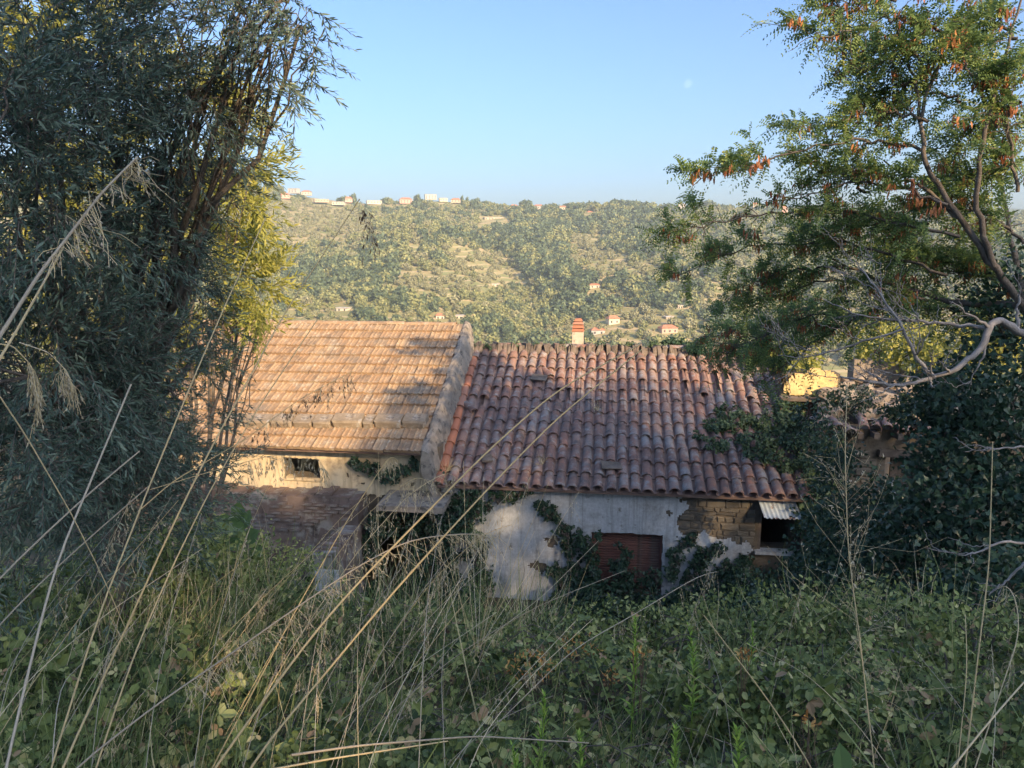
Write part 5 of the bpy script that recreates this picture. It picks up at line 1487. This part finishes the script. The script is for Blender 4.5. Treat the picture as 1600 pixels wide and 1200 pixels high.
fan = [((740, 990), (728, 860), (724, 720)), ((748, 990), (752, 870), (756, 745)), ((752, 990), (775, 870), (792, 770)), ((756, 990), (790, 860), (828, 745)), ((758, 990), (805, 880), (858, 752)), ((760, 992), (830, 890), (905, 768)),
       ((735, 985), (700, 880), (668, 770)), ((762, 995), (800, 905), (835, 830)), ((730, 990), (712, 900), (700, 800)), ((765, 995), (850, 930), (935, 845)), ((745, 990), (740, 900), (741, 820))]
fan.sort(key=lambda f: f[-1][0])
FANL = [w_ + ' stem from the left in the fan of dry stems' for w_ in ('first', 'second', 'third', 'fourth', 'fifth', 'sixth', 'seventh', 'eighth', 'ninth', 'tenth', 'eleventh')]
for i, f in enumerate(fan):
    stalk(list(f), 4.2, 4.4, .0026, FANL[i], None if i % 3 else HANG(.8, 14, .08, .014, .4), group='fan of dry stems at the centre')
thin = []
for i in range(58):
    x0 = RND.uniform(-20, 760); y0 = RND.uniform(1030, 1230)
    a = RND.gauss(1.05, .28); L = RND.uniform(150, 420)
    p1 = (x0 + L * math.cos(a), y0 - L * math.sin(a))
    mid = ((x0 + p1[0]) / 2 - 8, (y0 + p1[1]) / 2 - RND.uniform(0, 14))
    stalk([(x0, y0), mid, p1], RND.uniform(1.7, 3.0), RND.uniform(2.2, 3.2), RND.uniform(.0012, .0022), 'fine straw stem among the tangled stems at lower left', None if i % 2 else HANG(.72, 16, .06), group='fine straw stems at lower left', mat=RND.choice(['straw', 'greystraw']))
for i in range(12):
    x0 = RND.uniform(1000, 1580); y0 = RND.uniform(1040, 1220)
    a = RND.choice([RND.gauss(1.3, .3), RND.gauss(2.2, .3)]); L = RND.uniform(120, 260)
    p1 = (x0 + L * math.cos(a), y0 - L * math.sin(a))
    stalk([(x0, y0), ((x0 + p1[0]) / 2, (y0 + p1[1]) / 2 - 12), p1], RND.uniform(2.2, 3.2), RND.uniform(2.6, 3.4), RND.uniform(.001, .0018), 'fine straw stem among the brambles at lower right', None if i % 2 else HANG(.75, 12, .06, .014), group='fine straw stems at lower right', mat=RND.choice(['straw', 'greystraw']))

# leafy spikes of young weeds
def weed(px, py_top, py_base, Y, label, w=.055, n=70, mat='lime', tmpl=LEAF, group='young green weeds'):
    top, bot = at(px, py_top, Y), at(px + RND.uniform(-8, 8), py_base, Y + .02)
    root = empty('leafy_weed', bot)
    h_ = top[2] - bot[2]
    q = smooth_path([(0, 0, -.3), (0, 0, 0), (top - bot) * .5 + (.01, 0, 0), top - bot], 14)
    Acc().tube(q, np.linspace(.0035, .001, 14), 5, r=.5).build('stem', M[mat], root)
    A = Acc()
    s = np.sort(RNG.random(n)) ** .9
    P = np.stack([np.interp(s * 10 + 3.2, range(14), q[:, i]) for i in range(3)], 1)
    ph = np.arange(n) * 2.4
    D = np.stack([np.cos(ph), np.sin(ph), .55 + .9 * s], 1) + RNG.normal(0, .15, (n, 3))
    A.cards(P, D, np.stack([-np.cos(ph) * .4, -np.sin(ph) * .4, np.ones(n)], 1), w * (1.15 - .75 * s) * RNG.uniform(.8, 1.2, n), w * .2 * (1.2 - .5 * s), tmpl)
    A.build('leaves', M[mat], root)
    tag(root, label, 'weed', group)
weed(1076, 978, 1065, 3.0, 'bright lime weed spike right of centre among the brambles')
weed(992, 968, 1085, 3.1, 'lime weed spike below the ivy shrouded shutter', .06, 80)
weed(850, 1085, 1170, 2.4, 'green weed spike near the bottom centre')
weed(905, 1150, 1230, 2.0, 'green weed at the bottom edge right of the centre spike', .05)
weed(1055, 1140, 1230, 2.0, 'leafy weed at the bottom edge below the lime spike', .05)
weed(1175, 970, 1010, 3.4, 'small pale weed on the crest of the brambles', .05, 40)
weed(1150, 1140, 1230, 2.0, 'low green weed right of the leafy weed at the bottom edge', .055)
weed(1340, 985, 1060, 2.6, 'narrow green weed beside the upright panicle stalk', .05, 50, 'grass')
weed(800, 1165, 1235, 2.0, 'short green weed left of the bottom centre spike', .05)
# broad leaved plant before the brick wall, single big leaf at the bottom
def broad_plant():
    base = at(375, 880, 6.2)
    root = empty('broad_leaved_plant', base)
    for i, (px, py, L, Wd, tilt) in enumerate(((372, 800, .2, .13, (.15, -.1, 1)), (358, 820, .3, .17, (-.9, -.2, .5)), (392, 838, .24, .15, (.5, -.3, .45)), (385, 812, .2, .1, (.3, .1, .9)), (402, 862, .2, .13, (.8, -.4, .1)), (366, 850, .22, .13, (-.5, -.4, .3)))):
        p = at(px, py, 6.2 + .05 * i) - base
        d = np.array(tilt, float); d /= np.linalg.norm(d)
        A = Acc()
        A.cards([p - d * L * .5], [d], [np.array((.1 * (-1) ** i, -1, .5))], L, Wd, OVAL)
        st = curve((0.02 * (i - 2), 0, -.1), p - d * L * .5, 6, 0, .005)
        lf = A.build('leaf', M['broad'], root)
        Acc().tube(st, np.linspace(.006, .003, 6), 5).build('stalk', M['broad'], lf)
    tag(root, 'broad leaved green plant in front of the worn brick wall', 'plant')
broad_plant()
b_ = at(1318, 1215, 1.5)
r_ = empty('big_leaf_seedling', b_)
Acc().cards([(0, 0, -.01)], [(-.1, .1, 1)], [(0, -1, .2)], .09, .045, OVAL, r=.4).build('leaf', M['broad'], r_)
Acc().tube([(0, 0, -.4), (.005, 0, -.2), (0, 0, 0)], .003, 5).build('stem', M['broad'], r_)
tag(r_, 'single broad green leaf poking up at the bottom edge', 'plant')
# orange flowering / withered patches in the brambles
for (px, py, Y, rx, n, lb) in ((828, 1042, 3.6, .15, 130, 'orange withered patch in the middle of the brambles'), (905, 1012, 3.8, .13, 60, 'second small orange patch right of the withered one'), (955, 1058, 3.4, .06, 26, 'small orange tuft below the lime spike'), (1000, 1020, 3.1, .05, 18, 'orange tinged tuft beside the lime spike'), (1165, 1022, 3.0, .04, 24, 'yellow leaf tuft in the right brambles'), (1265, 1125, 2.2, .04, 16, 'brown orange leaf tuft in the right brambles')):
    c = at(px, py, Y)
    root = empty('withered_tuft', c)
    P, d = ell_points(n, (0, 0, 0), (rx, rx * .8, rx * .5), .2)
    Acc().cards(P, rdir(n, .5), d + rdir(n), RNG.uniform(.015, .035, n), RNG.uniform(.005, .012, n), OVAL).build('leaves', M['orange'], root)
    A = Acc()
    for _ in range(8): A.tube(curve((RNG.normal(0, rx * .2), RNG.normal(0, rx * .2), -.3), P[RNG.integers(0, n)], 5, 0, .005), .0015, 3)
    A.build('stems', M['drybrush'], root)
    tag(root, lb, 'plant', 'withered tufts in the brambles')
# dry grass tuft growing on the barrel tiles
for (px, py, lb) in ((932, 640, 'dry grass tuft rooted in the middle of the barrel tiles'), (845, 725, 'dry grass tuft low on the barrel tiles'), (700, 735, 'mossy grass tuft at the eave corner of the barrel tiles')):
    x, y, z_ = FR.roofhit(px, py, .08)
    p = FR.world(x, y, z_)
    n = 40
    o = Acc().cards(RNG.normal(0, .03, (n, 3)) * (1, 1, .2), rdir(n, 1.1), rdir(n), RNG.uniform(.12, .34, n), .006, BLADE).build('grass_tuft', M['straw'], None, loc=p)
    tag(o, lb, 'grass tuft')

# ------------------------------------------------------------------ trees behind the photographer that shade the bank
def shade_tree(base, lobes, n, label):
    base = np.array((base[0], base[1], float(gz(base[0], base[1])) - .2))
    root = empty('oak_tree', base)
    A, B = Acc(), Acc()
    vol = np.array([l[1][0] * l[1][2] for l in lobes]); vol = vol / vol.sum()
    for (c, r), f in zip(lobes, vol):
        m = int(n * f)
        P, d = ell_points(m, c, r, .25)
        A.cards(P - base, rdir(m), rdir(m, .3) + np.array((.5, -.7, .4)), RNG.uniform(.16, .3, m), RNG.uniform(.12, .2, m), LEAF)
        B.tube(curve((0, 0, 1.0), np.array(c) - base, 7, .1, .05), np.linspace(.14, .03, 7), 6)
    A.build('crown', M['shade'], root)
    B.tube([(0, 0, 0), (0, 0, 1.2)], [.2, .15], 8)
    B.build('trunk', M['bark'], root, smooth=True)
    tag(root, label, 'tree')
SHY = -22.0
SDX, SDZ = 10.7, 9.2          # the row stands farther back, so it is shifted along the sun's direction
def sh(base, lobes, n, label):
    shade_tree((base[0] + SDX, SHY), [((c[0] + SDX, SHY + RND.uniform(-.8, .8), c[2] + SDZ), r) for c, r in lobes] + [((base[0] + SDX, SHY, 9.5), (2.9, 1.5, 3.5))], n, label)
sh((-3, 0), [((-3.0, 0, 4.0), (3.0, 1.6, 2.9))], 9000, 'oak behind the viewer, leftmost of the shading row')
sh((2.0, 0), [((1.9, 0, 4.4), (2.8, 1.5, 2.7)), ((4.0, 0, 5.2), (1.0, .9, 1.3))], 10000, 'oak directly behind the viewer')
sh((6.8, 0), [((6.0, 0, 3.2), (1.9, 1.4, 2.9)), ((8.3, 0, 3.3), (1.7, 1.4, 2.9)), ((9.5, 0, 3.9), (1.4, 1.2, 2.9)), ((7.4, 0, 2.6), (2.6, 1.3, 2.6))], 11000, 'low oak behind the viewer to the right')
sh((11.5, 0), [((11.6, 0, 5.0), (2.5, 1.5, 3.5)), ((11.2, 0, 2.0), (2.6, 1.3, 2.2))], 9500, 'rounded oak farther right behind the viewer')
sh((16.5, 0), [((16.2, 0, 5.3), (2.9, 1.6, 3.8)), ((16.5, 0, 2.8), (3.0, 1.5, 2.6))], 8600, 'tallest oak of the row behind the viewer')
sh((21.8, 0), [((18.9, 0, 4.2), (1.6, 1.3, 2.9)), ((21.5, 0, 4.6), (2.7, 1.5, 3.6)), ((21.8, 0, 2.6), (3.0, 1.5, 2.6))], 9000, 'oak behind the viewer, rightmost of the shading row')

# ------------------------------------------------------------------ the air
def haze():
    o = Acc().box((0, 945, 13), (3200, 2200, 256)).build('haze', bpy.data.materials.new('haze_air'))
    m = o.data.materials[0]; m.use_nodes = True
    nt = m.node_tree
    nt.nodes.remove(nt.nodes['Principled BSDF'])
    v = nt.nodes.new('ShaderNodeVolumePrincipled')
    v.inputs['Color'].default_value = (.76, .89, 1.0, 1)
    v.inputs['Density'].default_value = .00024
    v.inputs['Anisotropy'].default_value = .0
    nt.links.new(v.outputs[0], nt.nodes['Material Output'].inputs['Volume'])
    tag(o, 'thin bluish haze filling the valley', kind='stuff')
haze()
